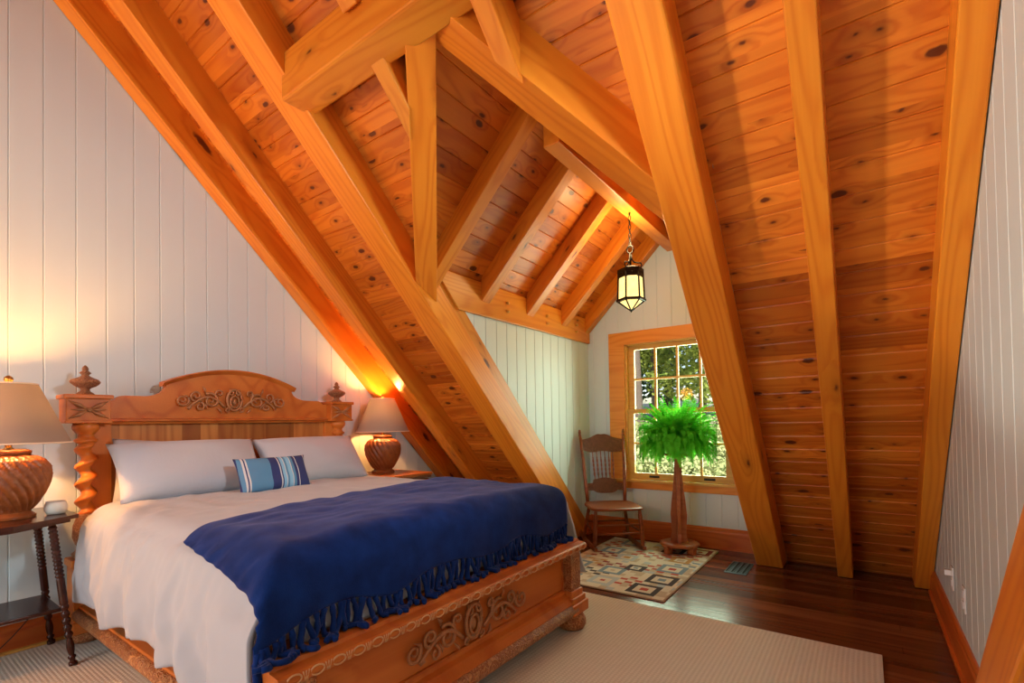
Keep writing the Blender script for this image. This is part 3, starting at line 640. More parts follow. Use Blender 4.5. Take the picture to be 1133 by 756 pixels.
# head posts
def head_post(yc, side):
    xc = XF+.03; p = MB()
    # plinth block
    o = bp(MB().box(xc-.075, xc+.055, yc-.068, yc+.068, .13, .45, .004).box(xc-.085, xc+.065, yc-.078, yc+.078, .44, .48, .006).box(xc-.085, xc+.07, yc-.08, yc+.08, .07, .14, .01), 'post_base', 'bedwood')
    bp(MB().lathe([(.02, .0), (.062, .004), (.075, .035), (.06, .07), (.03, .072)], (xc, yc, .0125), 24), 'bun_foot', 'bedcarved')
    # capital turning below the twist
    bp(MB().lathe([(.045, .48), (.062, .49), (.066, .505), (.05, .52), (.04, .545), (.05, .56), (.062, .60), (.058, .66), (.045, .70), (.05, .715), (.04, .725)], (xc, yc, 0), 24, rib=lambda a, z: 1+.04*math.sin(8*a) if .55 < z < .71 else 1), 'vase_turning', 'bedcarved_fine')
    tw = MB(); rs = []
    for k in range(91):
        z = .722+(1.125-.722)*k/90; a = 2*PI*(z-.72)/.098*side; e = min(1, k/6, (90-k)/6); off = .015*e; R_ = .037
        rs.append([(xc+off*math.cos(a)+R_*math.cos(2*PI*j/18), yc+off*math.sin(a)+R_*math.sin(2*PI*j/18), z) for j in range(18)])
    tw.rings(rs); bp(tw, 'twisted_column', 'bedwood')
    bp(MB().lathe([(.036, 1.12), (.052, 1.13), (.054, 1.142), (.038, 1.152), (.036, 1.172), (.046, 1.18), (.06, 1.2), (.062, 1.215), (.055, 1.24)], (xc, yc, 0), 24), 'neck_turning', 'bedwood')
    bl = MB().box(xc-.085, xc+.06, yc-.098, yc+.098, 1.245, 1.375, .004).box(xc-.095, xc+.075, yc-.11, yc+.11, 1.372, 1.396, .005).box(xc-.09, xc+.067, yc-.104, yc+.104, 1.235, 1.25, .003)
    b = bp(bl, 'capital_block', 'bedwood')
    # X-shaped leaf relief on the block faces
    rl = MB()
    for sy in (-1, 1):
        for sz in (-1, 1):
            rl.tube([(xc+.061, yc, 1.31), (xc+.070, yc+sy*.045, 1.31+sz*.026), (xc+.060, yc+sy*.088, 1.31+sz*.05)], [.004, .012, .002], 6)
        rl.tube([(xc+.061, yc, 1.31), (xc+.068, yc+sy*.035, 1.31), (xc+.060, yc+sy*.08, 1.31)], [.003, .008, .001], 6)
    bm = bmesh.new(); bmesh.ops.create_uvsphere(bm, u_segments=12, v_segments=8, radius=.014); rl.bm(bm, True, mat=Matrix.Translation((xc+.063, yc, 1.31)))
    o = rl.build('leaf_relief', 'carving_wood', b); 
    fn = MB().lathe([(.035, 1.396), (.042, 1.402), (.034, 1.41), (.022, 1.418), (.020, 1.43), (.03, 1.438), (.045, 1.446), (.062, 1.462), (.066, 1.472), (.058, 1.484), (.036, 1.494), (.024, 1.502), (.016, 1.508), (.020, 1.516), (.028, 1.522), (.018, 1.532), (.012, 1.536), (.016, 1.544), (.012, 1.556), (.003, 1.566)], (xc-.01, yc, 0), 32, rib=lambda a, z: 1+.07*abs(math.sin(5*a)) if 1.44 < z < 1.50 else 1)
    bp(fn, 'finial', 'bedcarved_fine')
head_post(BY0+.092, 1); head_post(BY1-.092, -1)
# side rails
for (ya, yb, outy) in ((BY0+.05, BY0+.10, BY0+.03), (BY1-.10, BY1-.05, BY1-.03)):
    r1 = MB().box(XF+.03, -1.45, ya, yb, .12, .225, .004); bp(r1, 'side_rail', 'bedwood')
    s = -1 if ya < 1 else 1
    rr = MB().tube([(XF+.08, (ya if s < 0 else yb), .178), (-1.5, (ya if s < 0 else yb), .178)], .034, 14); bp(rr, 'rail_moulding', 'bedcarved')
# footboard
FX0, FX1 = -1.475, -1.345
pn = MB().box(0, BY1-BY0-.2, .20, .46, 0, .03)
o = pn.build('footboard_panel', 'bedwood', bed); o.matrix_world = mat3((0, 1, 0), (0, 0, 1), (1, 0, 0), (-1.445, BY0+.1, 0)); o.location -= bed.location
fr = MB()
for z0, z1, x in ((.232, .245, -1.405), (.428, .44, -1.405)): fr.box(-1.42, x, BY0+.14, BY1-.14, z0, z1, .003)
for y0 in (BY0+.135, BY1-.148): fr.box(-1.42, -1.405, y0, y0+.013, .232, .44, .003)
bp(fr, 'panel_moulding', 'bedwood')
# top rail with rounded nose
pts = [(-1.535, .455), (-1.36, .455)]
for k in range(9):
    a = -PI/2+PI*k/8; pts.append((-1.352+.020*math.cos(a), .474+.019*math.sin(a)))
pts += [(-1.385, .496), (-1.39, .508), (-1.535, .508)]
tr = MB().prism(pts, BY0-.015, BY1+.015, ax=1); bp(tr, 'top_rail', 'bedwood')
eg = MB()
for k in range(25):
    y = BY0+.03+k*(BY1-BY0-.06)/24
    eg.tube([(-1.333+.002*math.cos(a), y+.021*math.cos(a), .476+.014*math.sin(a)) for a in [2*PI*q/14 for q in range(15)]], .0028, 5)
    if k < 24:
        yy = y+(BY1-BY0-.06)/48
        for q in (-1, 0, 1): eg.tube([(-1.334, yy+q*.003, .462), (-1.333, yy+q*.010, .488)], [.0025, .0018], 5)
bp(eg, 'egg_moulding', 'bedlight')
# bottom rail: stepped coving then leaf-carved roll
br = MB().prism([(-1.46, .235), (-1.405, .235), (-1.40, .222), (-1.378, .212), (-1.372, .20), (-1.35, .175), (-1.35, .165), (-1.46, .165)], BY0+.08, BY1-.08, ax=1); bp(br, 'bottom_rail', 'bedwood')
br = MB().tube([(-1.365, BY0+.1, .138), (-1.365, BY1-.1, .138)], .036, 16); bp(br, 'leaf_roll', 'bedcarved')
for yc in (BY0+.065, BY1-.065):
    pm = MB().box(-1.47, -1.365, yc-.055, yc+.055, .20, .456, .004)
    b = bp(pm, 'foot_post', 'bedcarved')
    pm = MB()
    for (h0, h1, e) in ((.195, .235, .01), (.165, .20, .022), (.105, .168, .034)): pm.box(-1.475-e*.3, -1.365+e, yc-.055-e, yc+.055+e, h0, h1, .008)
    bp(pm, 'post_plinth', 'bedwood')
    bp(MB().lathe([(.04, .0), (.072, .006), (.085, .03), (.083, .055), (.07, .08), (.05, .092), (.04, .098)], (-1.40, yc+.0, .0125), 28), 'bun_foot', 'bedcarved')
cv = carving(.40, .085); cv.xf(Matrix.Translation((-1.41, BM-.02, .338))); bp(cv, 'scroll_carving', 'carving_wood')
# mattress
mt = MB().box(XF+.04, -1.56, BY0+.11, BY1-.11, .27, .735, .05); tag(mt.build('mattress', 'mattress_ticking'), 'thick mattress lying under the white duvet on the carved bed', 'mattress')
# ------------------------------------------------------------------ duvet and throw
def over(e, r, flare=.10):
    if e <= 0: return 0, 0
    if e < r*PI/2: return r*math.sin(e/r), r*(1-math.cos(e/r))
    k = e-r*PI/2; return r+flare*k, r+k*math.sqrt(1-flare*flare)
XE, YL, YH, ZT, RAD = -1.57, BY0+.14, BY1-.10, .79, .115
def cloth(p, q, lift=0.0, fold=1.0):
    """p along the bed in world x on the flat top, q in world y on the flat top; beyond the edges it drapes"""
    ox, dx = over(p-XE, RAD, .02); 
    if q < YL: oy, dy = over(YL-q, RAD, .02+.07*min(1, max(0, (p+3.4)/1.9))); sy = -1
    else: oy, dy = over(q-YH, RAD, .45*max(0, min(1, (p+2.9)/.8))); sy = 1
    x = min(p, XE)+ox; y = (YL-oy if sy < 0 else YH+oy) if (q < YL or q > YH) else q
    dn = (abs(dx)**3+abs(dy)**3)**(1/3)
    z = ZT+.025*math.cos((y-BM)/1.0*1.3)*(1 if dn < .1 else 1) - dn
    nz = noise.noise(Vector((p*2.3, q*2.3, 1.7)))*.016+noise.noise(Vector((p*6, q*5, 4.2)))*.006+.004*noise.noise(Vector((p*14+3*noise.noise(Vector((p*2, q*2, 7))), q*6, 8)))
    z += nz*(1 if dn < .1 else .3)
    if dy > .05:   # hanging side: vertical pleats
        a = min(1, (dy-.05)/.3)*fold; wv = math.sin(p*19+2.2*math.sin(p*3.1)+1.2*dy)*.5+math.sin(p*41+3*math.sin(p*2))*.16+noise.noise(Vector((p*5, q*2.0, 9)))*1.0
        y += sy*a*.026*wv+sy*.022*a*noise.noise(Vector((p*8+4*q, q*4, 5)))+sy*.010*noise.noise(Vector((p*18-7*q, q*6, 2)))+sy*(.03 if (sy < 0 or p > -2.6) else 0)*math.sin(PI*min(1, dy/.55))
    if dx > .05:
        a = min(1, (dx-.05)/.3)*fold; wv = math.sin(q*17+2*math.sin(q*3.3))*.6+noise.noise(Vector((q*5, p*2.0, 3)))*1.0
        x += a*.016*wv
    x += lift*(dx/(dx+RAD)) if dx > 0 else 0; y += sy*lift*(dy/(dy+RAD)) if dy > 0 else 0; z += lift*(1 if dn < RAD else RAD/dn)
    return Vector((x, y, z))
def sheet(P, nu, nv, thick=.012):
    vs = [P(i/nu, j/nv) for j in range(nv+1) for i in range(nu+1)]
    return vs, [(j*(nu+1)+i, j*(nu+1)+i+1, (j+1)*(nu+1)+i+1, (j+1)*(nu+1)+i) for j in range(nv) for i in range(nu)]
def hang_l(p): # how far the left hem reaches (arc length beyond the edge)
    return .565+.02*math.sin(p*6)+.012*math.sin(p*17)
def duvet_pt(u, v):
    p = -3.47+u*(XE+.36+3.47)
    ql = YL-hang_l(min(p, XE)); qh = YH+.66
    q = ql+v*(qh-ql)
    ev = max(0, min(1, max(YL-q, q-YH)/.15)); p = -3.47+u*(XE+.36-.22*ev*ev*(3-2*ev)+3.47)
    r = cloth(p, q)
    hd = max(0, min(1, (-3.25-p)/.22)); r.z -= .05*hd*hd*(1 if r.z > .6 else r.z/.6)
    if q < YL: r.y += .045*hd*hd
    r.z += .010*noise.noise(Vector((p*5+4*noise.noise(Vector((p, q*2, 1))), q*9-p*6, 3)))
    if p > XE and YL-.02 < q < YH+.02: pass
    # stay above footboard top / behind it
    if r.x > -1.60 and r.z < .56:
        if YL <= q <= YH and r.z < .53: r.z = .53
    sst = lambda a: (lambda t: t*t*(3-2*t))(max(0, min(1, a)))
    if q < YL or q > YH:
        ov = (YL-q) if q < YL else (q-YH)
        bl = sst((r.x+1.85)/.25)*sst((.66-r.z)/.10)*sst((ov-.03)/.10)
        tgt = BY0-.04 if q < YL else BY1+.04
        if (q < YL and r.y > tgt) or (q > YH and r.y < tgt): r.y += bl*(tgt-r.y)
        if bl < .9 and r.x > -1.62 and r.z < .53: r.z += (1-bl)*(.53-r.z)
    if r.z < .03: r.z = .03+.3*(.03-r.z)*0
    return r
vs, fs = sheet(duvet_pt, 150, 190)
dv = MB().add(vs, fs, True).build('duvet', 'duvet'); sm = dv.modifiers.new('solid', 'SOLIDIFY'); sm.thickness = .02; sm.offset = -1
tag(dv, 'plain white duvet draped over the carved bed', 'duvet')
# throw
def thr_pt(u, v):
    # u: 0 = edge toward the pillows, 1 = fringed edge over the foot; v: 0 = near side, 1 = far side
    p0 = -2.10-.30*v+.02*math.sin(v*9)
    near = YL-.06-(.05+.10*u+.10*u**6); far = YH+.10-.03*u
    q = near+v*(far-near)
    pe = XE+.29+.03*math.sin(v*7)*0+.02*math.sin(v*23)
    p = p0+u*(pe-p0)
    r = cloth(p, q, .016, .75)
    r.z += .010*noise.noise(Vector((p*7, q*7, 2)))+.006*math.sin(v*30+u*9)*max(0, u-.5)
    r.z -= .008*(1 if u < .01 else 0)
    return r
vs, fs = sheet(thr_pt, 90, 130)
troot = empty('throw_blanket', (-1.9, BM, .8), 'navy blue wool throw with fringe laid across the bed foot', 'blanket')
tb = MB().add(vs, fs, True).build('blanket_cloth', 'throw_wool', troot, world=True); sm = tb.modifiers.new('solid', 'SOLIDIFY'); sm.thickness = .010; sm.offset = 1
rg = random.Random(11)
for k in range(92):
    v = (k+.5+rg.uniform(-.3, .3))/92; a = thr_pt(1, v); L_ = .140+.04*rg.random(); dy = rg.uniform(-.06, .045); pts = []
    zfl = .520; 
    for t_ in range(9):
        s = t_/8; drop = L_*s; x = a.x+.008+.016*math.sin(s*3+k)*s; z = a.z-drop
        if z < zfl and BY0-.01 < a.y < BY1+.01:
            x += min(.09, (zfl-z))*(.5); z = zfl-.0+.0*s
        if x > -1.352 and z >= zfl-.001: z -= (x+1.352)*1.1
        pts.append((x, a.y+dy*s**1.5+.010*math.sin(s*5+k*1.7), z))
    MB().tube(pts, [.0095+.0014*math.sin(i*2.3+k) for i in range(8)]+[.0095], 7).build('tassel', 'throw_wool', troot, world=True)
# ------------------------------------------------------------------ pillows
def pillow_mesh(W, H_, T, seedv, n=26, puff=.55):
    mb = MB(); top = []; 
    def P(i, j, s):
        u = -1+2*i/n; v = -1+2*j/n
        e = (1-abs(u)**2.6)*(1-abs(v)**2.6); h = T*max(0, e)**puff
        pin = 1-.06*(abs(u)**1.0)*(1-abs(v)**2)*0
        x = W/2*u*(1-.05*(1-v*v)*abs(u)**3); y = H_/2*v*(1-.07*(1-u*u)*abs(v)**3)
        nz = noise.noise(Vector((u*2+seedv, v*2, s)))*.012*max(0, e)
        return (x, y, s*(h/2)+nz)
    for s in (1, -1):
        vs = [P(i, j, s) for j in range(n+1) for i in range(n+1)]
        fs = [(j*(n+1)+i, j*(n+1)+i+1, (j+1)*(n+1)+i+1, (j+1)*(n+1)+i) for j in range(n) for i in range(n)]
        if s < 0: fs = [q[::-1] for q in fs]
        mb.add(vs, fs, True)
    return mb
def pillow(name, W, H_, T, loc, lean, yawd, mat, label, group, seedv, rollz=0, parent=None):
    mb = pillow_mesh(W, H_, T, seedv)
    me_o = mb.build(name, mat, fixn=True)
    bm = bmesh.new(); bm.from_mesh(me_o.data); bmesh.ops.remove_doubles(bm, verts=bm.verts, dist=.0008); bmesh.ops.recalc_face_normals(bm, faces=bm.faces); bm.to_mesh(me_o.data); bm.free()
    # local: x width -> world y ; y height -> up ; z thickness -> toward foot (+x)
    base = mat3((0, 1, 0), (0, 0, 1), (1, 0, 0), (0, 0, 0))
    me_o.matrix_world = Matrix.Translation(loc) @ Matrix.Rotation(yawd, 4, 'Z') @ Matrix.Rotation(-lean, 4, 'Y') @ Matrix.Rotation(rollz, 4, 'X') @ base
    return tag(me_o, label, 'pillow', group)
pillow('pillow', .80, .40, .20, (-3.30, 1.27, .96), math.radians(38), 0, 'pillowcase', 'left large white pillow leaning on the headboard', 'large white pillows', 1)
pillow('pillow', .80, .40, .20, (-3.30, 2.06, .955), math.radians(38), 0, 'pillowcase', 'right large white pillow leaning on the headboard, behind the striped cushion', 'large white pillows', 2)
pillow('pillow', .78, .40, .16, (-3.50, 1.31, .925), math.radians(10), 0, 'pillowcase', 'white pillow hidden behind the left large pillow with one corner showing', None, 3, -.06)
pillow('cushion', .44, .235, .11, (-3.00, 1.60, .905), math.radians(30), math.radians(-4), 'striped_cotton', 'small blue striped cushion in front of the white pillows', None, 4)
# ------------------------------------------------------------------ bedside lamps
def table_lamp(loc, label, energy):
    r = empty('table_lamp', loc, label, 'lamp', 'bedside lamps')
    prof = [(.02, .0), (.098, .0), (.100, .012), (.088, .020), (.080, .026), (.086, .036), (.105, .06), (.128, .10), (.145, .14), (.152, .18), (.148, .215), (.128, .245), (.098, .262), (.074, .270)]
    fine = []
    for i in range(len(prof)-1):
        for k in range(8):
            t_ = k/8; fine.append((prof[i][0]*(1-t_)+prof[i+1][0]*t_, prof[i][1]*(1-t_)+prof[i+1][1]*t_))
    fine.append(prof[-1])
    def rib(a, z):
        if z < .034 or z > .262: return 1
        ph = 11*a+z*52; return .96+.085*abs(math.sin(ph))+.018*math.sin(60*a-z*420)
    MB().lathe(fine, (0, 0, 0), 216, rib).build('woven_jar', 'jar_glaze', r)
    MB().lathe([(.06, .266), (.082, .270), (.084, .284), (.07, .290), (.06, .292), (.02, .293)], (0, 0, 0), 36).build('jar_collar', 'jar_glaze', r)
    st = MB().lathe([(.012, .29), (.022, .294), (.012, .302), (.016, .318), (.012, .33), (.018, .34), (.018, .38), (.006, .382)], (0, 0, 0), 20); st.build('socket', 'brass', r)
    hp_ = MB().tube([(.02, 0, .34), (.055, 0, .40), (.058, 0, .48), (.03, 0, .565), (0, 0, .575), (-.03, 0, .565), (-.058, 0, .48), (-.055, 0, .40), (-.02, 0, .34)], .0025, 6); hp_.build('harp', 'brass', r)
    b = MB().lathe([(.012, .38), (.016, .39), (.030, .42), (.032, .445), (.02, .468), (.004, .474)], (0, 0, 0), 18).build('bulb', 'bulb', r)
    # shade with thickness
    n = 56; rs = []
    for rr, z in ((.232, .315), (.105, .575), (.102, .575), (.229, .315)): rs.append([(rr*math.cos(2*PI*j/n), rr*math.sin(2*PI*j/n), z) for j in range(n)])
    rs.append(rs[0]); sh = MB().rings(rs, False, True).build('lamp_shade', 'lampshade', r)
    tr_ = MB()
    for rr, z in ((.233, .318), (.106, .572)): tr_.tube([(rr*math.cos(2*PI*j/n), rr*math.sin(2*PI*j/n), z) for j in range(n+1)], .0035, 6, cap=False)
    tr_.tube([(-.105, 0, .570), (.105, 0, .570)], .002, 5).tube([(0, -.105, .570), (0, .105, .570)], .002, 5)
    tr_.build('shade_trim', 'shadefabric', sh)
    MB().lathe([(.004, .574), (.010, .578), (.018, .588), (.016, .600), (.005, .608)], (0, 0, 0), 18).build('finial', 'brass', r)
    l = lamp('bulb_light', 'POINT', (loc[0], loc[1], loc[2]+.50), energy, BULB, .03); l.parent = r; l.location = (0, 0, .51)
    r.scale = (1, 1, 1.15)
    return r
table_lamp((-3.40, .49, .772), 'bedside lamp at the left edge of the photo, on the dark spindle table', 28)
table_lamp((-3.50, 2.86, .772), 'bedside lamp with tan shade to the right of the bed, on the carved nightstand', 26)
# ------------------------------------------------------------------ left table
tl = empty('spindle_table', (-3.45, .28, 0), 'dark turned-leg side table left of the bed', 'table')
def bobbin_leg(p0, p1):
    mb = MB(); p0 = Vector(p0); p1 = Vector(p1); n = 150; d = p1-p0; ax = d.normalized(); rr = []
    for k in range(n+1):
        s = k/n; 
        if s < .04: r = .014
        elif s < .06: r = .020
        elif s < .18: r = .010+.008*math.sin((s-.06)/.12*PI)+.002
        elif s < .42: r = .012+.010*abs(math.sin((s-.18)/.24*PI*5))
        elif s < .60: r = .021
        elif s < .96: r = .0155+.008*abs(math.sin((s-.60)/.36*PI*13))
        else: r = .018
        rr.append(r*.82)
    mb.tube([p0+d*(k/n) for k in range(n+1)], rr, 12); mb.tube([p0-ax*.006, p0+ax*.01], .018, 12)
    return mb
for (bx_, by_, tx_, ty_) in ((.185, .42, .13, .35), (-.245, .42, -.19, .35), (.185, -.36, .13, -.30), (-.245, -.36, -.19, -.30)):
    bobbin_leg((bx_, by_, .020), (tx_, ty_, .745)).build('leg', 'darktable', tl)
MB().prism([(-.27, .44), (.20, .44), (.36, .18), (.36, -.14), (.20, -.40), (-.27, -.40)], .752, .771).build('table_top', 'darktable', tl)
MB().prism([(-.25, .41), (.19, .41), (.335, .17), (.335, -.13), (.19, -.37), (-.25, -.37)], .735, .753).build('top_moulding', 'darktable', tl)
MB().box(-.21, .15, -.33, .385, .285, .303, .004).build('shelf', 'darktable', tl)
cup = empty('candle_jar', (-3.36, .655, .772), 'small round white candle jar on the dark spindle table', 'candle')
MB().lathe([(.02, 0), (.036, .002), (.045, .02), (.046, .04), (.040, .058), (.037, .064), (.034, .062), (.036, .05), (.01, .048)], (0, 0, 0), 28).build('jar', 'candlewax', cup)
MB().lathe([(.034, .04), (.034, .052), (.002, .053)], (0, 0, 0), 20).build('wax', 'candlewax', cup)
cord = MB().tube([(-3.70, .62, .19), (-3.71, .55, .10), (-3.70, .48, .035), (-3.62, .38, .02), (-3.55, .2, .018), (-3.58, -.1, .018)], .003, 6)
tag(cord.build('lamp_cord', 'brown_cord'), 'thin brown cord hanging in front of the left baseboard', 'cord')
# ------------------------------------------------------------------ right nightstand
ns = empty('nightstand', (-3.43, 2.88, 0), 'carved wooden nightstand between the bed and the sloping rafters', 'nightstand')
MB().box(-.27, .28, -.25, .25, .745, .771, .006).build('table_top', 'nightwood', ns)
MB().box(-.25, .25, -.23, .23, .06, .715, .004).build('body', 'nightwood', ns)
m_ = MB().tube([(.262, -.24, .735), (.262, .24, .735)], .011, 10).tube([(-.26, -.242, .735), (.262, -.242, .735)], .011, 10)
for k in range(24): m_.tube([(.272, -.235+k*.02, .728), (.274, -.228+k*.02, .742)], .004, 5)
m_.build('rope_moulding', 'bedcarved_fine', ns)
d_ = MB().box(.248, .268, -.20, .20, .56, .70, .004).build('drawer', 'nightwood', ns)
MB().lathe([(.004, 0), (.012, .004), (.008, .012), (.014, .02), (.004, .026)], (0, 0, 0), 14).xf(Matrix.Translation((.267, 0, .63)) @ Matrix.Rotation(PI/2, 4, 'Y')).build('knob', 'brass', d_)
d2 = MB().box(.248, .268, -.20, .20, .12, .53, .004).build('door', 'nightwood', ns)
MB().lathe([(.004, 0), (.012, .004), (.008, .012), (.014, .02), (.004, .026)], (0, 0, 0), 14).xf(Matrix.Translation((.267, -.16, .36)) @ Matrix.Rotation(PI/2, 4, 'Y')).build('knob', 'brass', d2)
for a in (-.2, .2):
    for b in (-.2, .2): MB().lathe([(.02, 0), (.032, .01), (.028, .04), (.03, .062)], (a, b, .001), 16).build('foot', 'nightwood', ns)
# ------------------------------------------------------------------ lantern
ln = empty('hanging_lantern', (-1.485, 3.70, 2.065), 'six-sided iron lantern with glowing amber glass hanging from the dormer ridge', 'lantern')
def hexr(r, z, n=6, a0=PI/6): return [(r*math.cos(a0+2*PI*k/n), r*math.sin(a0+2*PI*k/n), z) for k in range(n)]
H0, H1 = .095, .315; RB, RT = .104, .096
fr = MB()
for k in range(6):
    a = PI/6+k*PI/3; c, s = math.cos(a), math.sin(a)
    fr.tube([(RB*c, RB*s, H0), (RT*c, RT*s, H1)], .0075, 6); fr.tube([(RB*1.08*c, RB*1.08*s, .09), (0, 0, .006)], .006, 6)
def hexring(r, z, t, h):
    rs = [hexr(r, z), hexr(r, z+h), hexr(r-t, z+h), hexr(r-t, z), hexr(r, z)]; fr.rings(rs, False, False)
hexring(RB+.014, H0-.014, .03, .018); hexring(RT+.008, H1-.008, .02, .03); hexring(RT+.006, H1-.045, .01, .03)
fr.rings([hexr(RT+.008, H1+.02), hexr(.05, H1+.045), hexr(.02, H1+.05)], True, False)
for k in range(6):   # pointed arch spandrels
    a = PI/6+k*PI/3; b = a+PI/3; A = Vector((RT*math.cos(a), RT*math.sin(a), 0)); B = Vector((RT*math.cos(b), RT*math.sin(b), 0))
    for q0, q1 in ((A, A.lerp(B, .5)), (B, A.lerp(B, .5))):
        z0 = H1-.055; z1 = H1-.008
        fr.add([(q0.x, q0.y, z0), (q0.x, q0.y, z1), (q1.x, q1.y, z1)], [(0, 1, 2)])
        o_ = 1.04; fr.add([(q0.x*o_, q0.y*o_, z0), (q0.x*o_, q0.y*o_, z1), (q1.x*o_, q1.y*o_, z1)], [(0, 2, 1)])
        fr.tube([(q0.x*1.02, q0.y*1.02, z0), (q1.x*1.02, q1.y*1.02, z1)], .004, 5)
fr.tube([(0, 0, -.004), (0, 0, .012)], [.004, .010], 8)
fr.build('frame', 'iron', ln)
gl = MB(); gl.rings([hexr(RB-.006, H0), hexr(RT-.006, H1)], False, False); gl.rings([hexr(RB-.01, H0-.006), hexr(.008, .014)], False, False); gl.build('amber_glass', 'lantern_glass', ln, fixn=True)
MB().lathe([(.012, .10), (.016, .13), (.026, .17), (.024, .22), (.008, .26)], (0, 0, 0), 14).build('bulb', 'bulb', ln)
hk = MB()
for k in range(3):
    a = k*2*PI/3+.4; c, s = math.cos(a), math.sin(a)
    hk.tube([(c*r_q, s*r_q, z) for r_q, z in ((.075, .345), (.088, .365), (.080, .385), (.055, .388), (.030, .395), (.012, .42), (.008, .46))], .0055, 7)
hk.tube([(0, 0, .36), (0, 0, .475)], .009, 8)
hk.tube([(.026*math.sin(a), 0, .50+.030*math.cos(a)) for a in [2*PI*q/16 for q in range(17)]], .005, 7)
hk.build('hanger', 'iron', ln)
ch = MB(); z = .540; k = 0
while z < .785:
    ax_ = (1, 0) if k % 2 == 0 else (0, 1)
    ch.tube([(ax_[0]*.010*math.sin(a), ax_[1]*.010*math.sin(a), z+.021*math.cos(a)) for a in [2*PI*q/12 for q in range(13)]], .0032, 6); z += .035; k += 1
ch.tube([(0, 0, .770), (0, 0, .800)], [.004, .012], 8); ch.build('chain', 'iron', ln)
l = lamp('lantern_light', 'POINT', (-1.485, 3.7, 2.25), 3.0, (1, .72, .35), .08); l.parent = ln; l.location = (0, 0, .56)
l.data.energy = 11.0
# ------------------------------------------------------------------ fern stand with fern
fs_ = empty('plant_stand', (-1.375, 4.44, 0), 'wooden pedestal plant stand in front of the window', 'plant stand')
MB().lathe([(.02, .075), (.165, .076), (.172, .085), (.168, .098), (.15, .104), (.02, .105)], (0, 0, 0), 40).build('base_disc', 'standwood', fs_)
for k in range(4):
    a = PI/4+k*PI/2+.35; o = MB().box(-.032, .032, -.026, .026, 0, .062, .010).prism([(-.03, .05), (.03, .05), (.045, .077), (-.045, .077)], -.024, .024, ax=1).build('foot', 'standwood', fs_); o.location = (.14*math.cos(a), .14*math.sin(a), .0125); o.rotation_euler = (0, 0, a)
for k in range(4):
    a = k*PI/2+.35
    pr_ = [(.0, .10), (.075, .10), (.07, .13), (.060, .18), (.066, .27), (.070, .35), (.060, .46), (.045, .58), (.034, .72), (.030, .84), (.045, .875), (.0, .875)]
    o = MB().prism([(x_, z_) for x_, z_ in pr_], -.016, .016, ax=1).build('column_fin', 'standwood', fs_); o.rotation_euler = (0, 0, a)
MB().lathe([(.02, .872), (.11, .876), (.12, .885), (.118, .895), (.02, .896)], (0, 0, 0), 36).build('top_disc', 'standwood', fs_)
fe = empty('potted_fern', (-1.375, 4.44, .897), 'lush bright green fern on the wooden pedestal before the window', 'plant')
MB().lathe([(.03, .0), (.085, .002), (.105, .06), (.118, .13), (.124, .135), (.12, .145), (.11, .14), (.10, .12), (.02, .12)], (0, 0, 0), 30).build('pot', 'pot_grey', fe)
MB().lathe([(.105, .118), (.08, .128), (.01, .132)], (0, 0, 0), 20).build('soil', 'soil_dark', fe)
rg = random.Random(21); fo = MB()
for k in range(520):
    a = rg.random()*2*PI; el = rg.choice((1.4, 1.1, .9, .7, .5, .3, .1, -.1))+rg.uniform(-.15, .15); L_ = rg.uniform(.24, .42); pts = []; p = Vector((.08*math.cos(a), .08*math.sin(a), .13)); d = Vector((math.cos(a)*math.cos(el), math.sin(a)*math.cos(el), math.sin(el)))
    n = 20
    for i in range(n+1):
        pts.append(p.copy()); p = p+d*(L_/n); d.z -= .10*(.5+i/n)*(.85 if el < .9 else .7); d.normalize()
        rxy = math.hypot(p.x, p.y)
        if rxy > .33: p.x *= .33/rxy; p.y *= .33/rxy
    fo.tube(pts, .0016, 4)
    for i in range(2, n):
        q = pts[i]; tdir = (pts[i+1]-pts[i-1]).normalized(); sd = tdir.cross(Vector((0, 0, 1)))
        if sd.length < .05: sd = Vector((-math.sin(a), math.cos(a), 0))
        sd.normalize(); wl = .040*math.sin(PI*min(1, (i+1)/(n+1)))**.6*(1.15-.6*i/n)
        for s in (-1, 1):
            tip = q+sd*s*wl+tdir*.012-Vector((0, 0, .007)); hw = tdir*.0065
            fo.add([q-hw, q+hw, tip+hw*.4, tip-hw*.6], [(0, 1, 2, 3)])
fo.build('fronds', 'fern_leaf', fe, fixn=False)
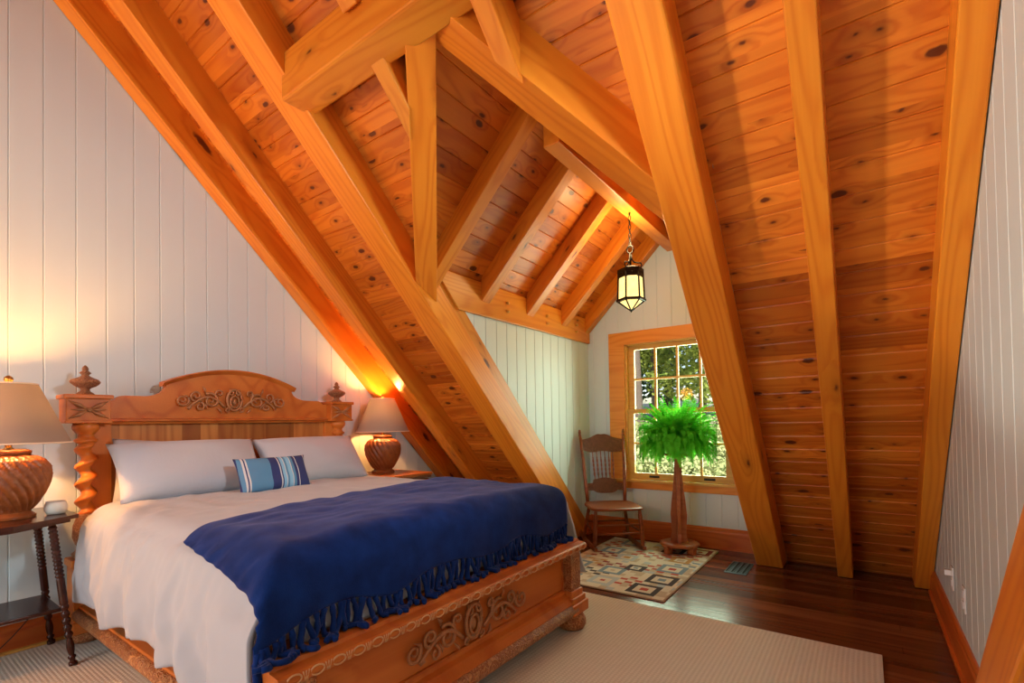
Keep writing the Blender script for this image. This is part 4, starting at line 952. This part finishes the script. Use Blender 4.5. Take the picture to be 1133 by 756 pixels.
# ------------------------------------------------------------------ rocking chair
ang = math.atan2(.66, .75)   # local -Y is the front
rc = empty('rocking_chair', (-1.982, 4.351, 0), 'carved wooden rocking chair in the corner beside the window', 'chair', rz=0)
fd = Vector((.64, -.77)).normalized(); rc.rotation_euler = (0, 0, math.atan2(fd.y, fd.x)+PI/2)  # local -Y -> fd
def turned(p0, p1, r, n=48, beads=3, base=.7):
    p0 = Vector(p0); p1 = Vector(p1); rr = []
    for k in range(n+1):
        s = k/n; rr.append(r*(base+(1-base)*math.sin(PI*s)+.18*math.exp(-((s-.12)/.02)**2)+.2*math.exp(-((s-.80)/.02)**2)+.2*math.exp(-((s-.86)/.015)**2)))
    return MB().tube([p0+(p1-p0)*(k/n) for k in range(n+1)], rr, 12)
SW = .225
for s in (-1, 1):
    rk = []
    for k in range(25):
        y = -.27+.74*k/24; rk.append((s*SW, y, .017+.16*max(0, abs(y-.02)-.12)**2*2.2+.012))
    rs = [[(x-.013, y, z-.016), (x+.013, y, z-.016), (x+.013, y, z+.016), (x-.013, y, z+.016)] for x, y, z in rk]
    MB().rings(rs, True, False).build('rocker', 'chairwood', rc)
    turned((s*SW, -.215, .045), (s*.205, -.20, .375), .021).build('front_leg', 'chairwood', rc)
    turned((s*SW, .235, .05), (s*.175, .175, .375), .018).build('rear_leg', 'chairwood', rc)
    pst = [(s*.185, .19, .36), (s*.195, .215, .50), (s*.207, .26, .75), (s*.222, .33, 1.02), (s*.226, .345, 1.055)]
    o = MB().tube(pst, [.018, .018, .017, .015, .014], 10)
    o.lathe([(.012, 0), (.016, .006), (.009, .014), (.014, .024), (.016, .032), (.010, .042), (.012, .05), (.002, .062)], (s*.227, .347, 1.055), 12)
    o.build('back_post', 'chairwood', rc)
    MB().tube([(s*.22, -.20, .17), (s*.20, .21, .18)], .010, 8).build('side_stretcher', 'chairwood', rc)
MB().tube([(-.215, -.21, .245), (.215, -.21, .245)], [.009, .009], 10).build('stretcher', 'chairwood', rc)
MB().tube([(-.215, -.212, .165), (.215, -.212, .165)], .010, 10).build('stretcher', 'chairwood', rc)
MB().tube([(-.20, .21, .20), (.20, .21, .20)], .009, 10).build('stretcher', 'chairwood', rc)
seat = []
for k in range(41):
    a = 2*PI*k/40; cx_, sy_ = math.cos(a), math.sin(a); e = .35
    seat.append((.245*math.copysign(abs(cx_)**e, cx_)*(1-.10*(sy_ > 0)*abs(sy_)), .235*math.copysign(abs(sy_)**e, sy_)-.015))
seat = seat[:-1]
rs = []
for sc_, z in ((.90, .372), (1, .380), (1, .396), (.95, .402), (.7, .396), (.3, .392)): rs.append([(x*sc_, y*sc_, z) for x, y in seat])
MB().rings(rs, True, False).build('seat', 'chairwood', rc)
def arcrail(zlo, zhi, yfun, half, bow, name, mat, n=40, thick=.020):
    vs = []; fs = []
    for k in range(n+1):
        x = -half+2*half*k/n; b = bow*(1-(x/half)**2)
        for z in (zlo(x), zhi(x)):
            for dy in (-thick/2, thick/2): vs.append((x, yfun(z)+b+dy, z))
    for k in range(n):
        a = 4*k; fs += [(a, a+4, a+6, a+2), (a+1, a+3, a+7, a+5), (a+2, a+6, a+7, a+3), (a, a+1, a+5, a+4)]
    fs += [(0, 2, 3, 1), (4*n, 4*n+1, 4*n+3, 4*n+2)]
    return MB().add(vs, fs).build(name, mat, rc)
yb_ = lambda z: .215+(z-.50)*.225
cz = lambda x: 1.045+.030*math.cos(x/.22*PI*1.0)*(1 if abs(x) < .11 else .4)-.012*math.exp(-(x/.025)**2)-.02*abs(x)/.2
arcrail(lambda x: .905+.020*math.cos(x/.2*PI*1.5)*.5-.022*(1-(x/.21)**2), cz, yb_, .215, .02, 'crest_rail', 'chaircarved')
arcrail(lambda x: .505-.028*max(0, 1-(x/.12)**4), lambda x: .575+(.045 if abs(x) < .115 else 0)+.008*math.cos(x/.115*PI)*(abs(x) < .115), yb_, .205, .015, 'lower_rail', 'chaircarved')
for k in range(6):
    x = -.105+k*.042; p0 = Vector((x*.92, yb_(.61)+.012, .60)); p1 = Vector((x, yb_(.90)+.018, .905)); rr = [.0055+.0045*abs(math.sin(q/44*PI*7)) if 5 < q < 34 else .005 for q in range(45)]
    MB().tube([p0+(p1-p0)*(q/44) for q in range(45)], rr, 8).build('spindle', 'chairwood', rc)
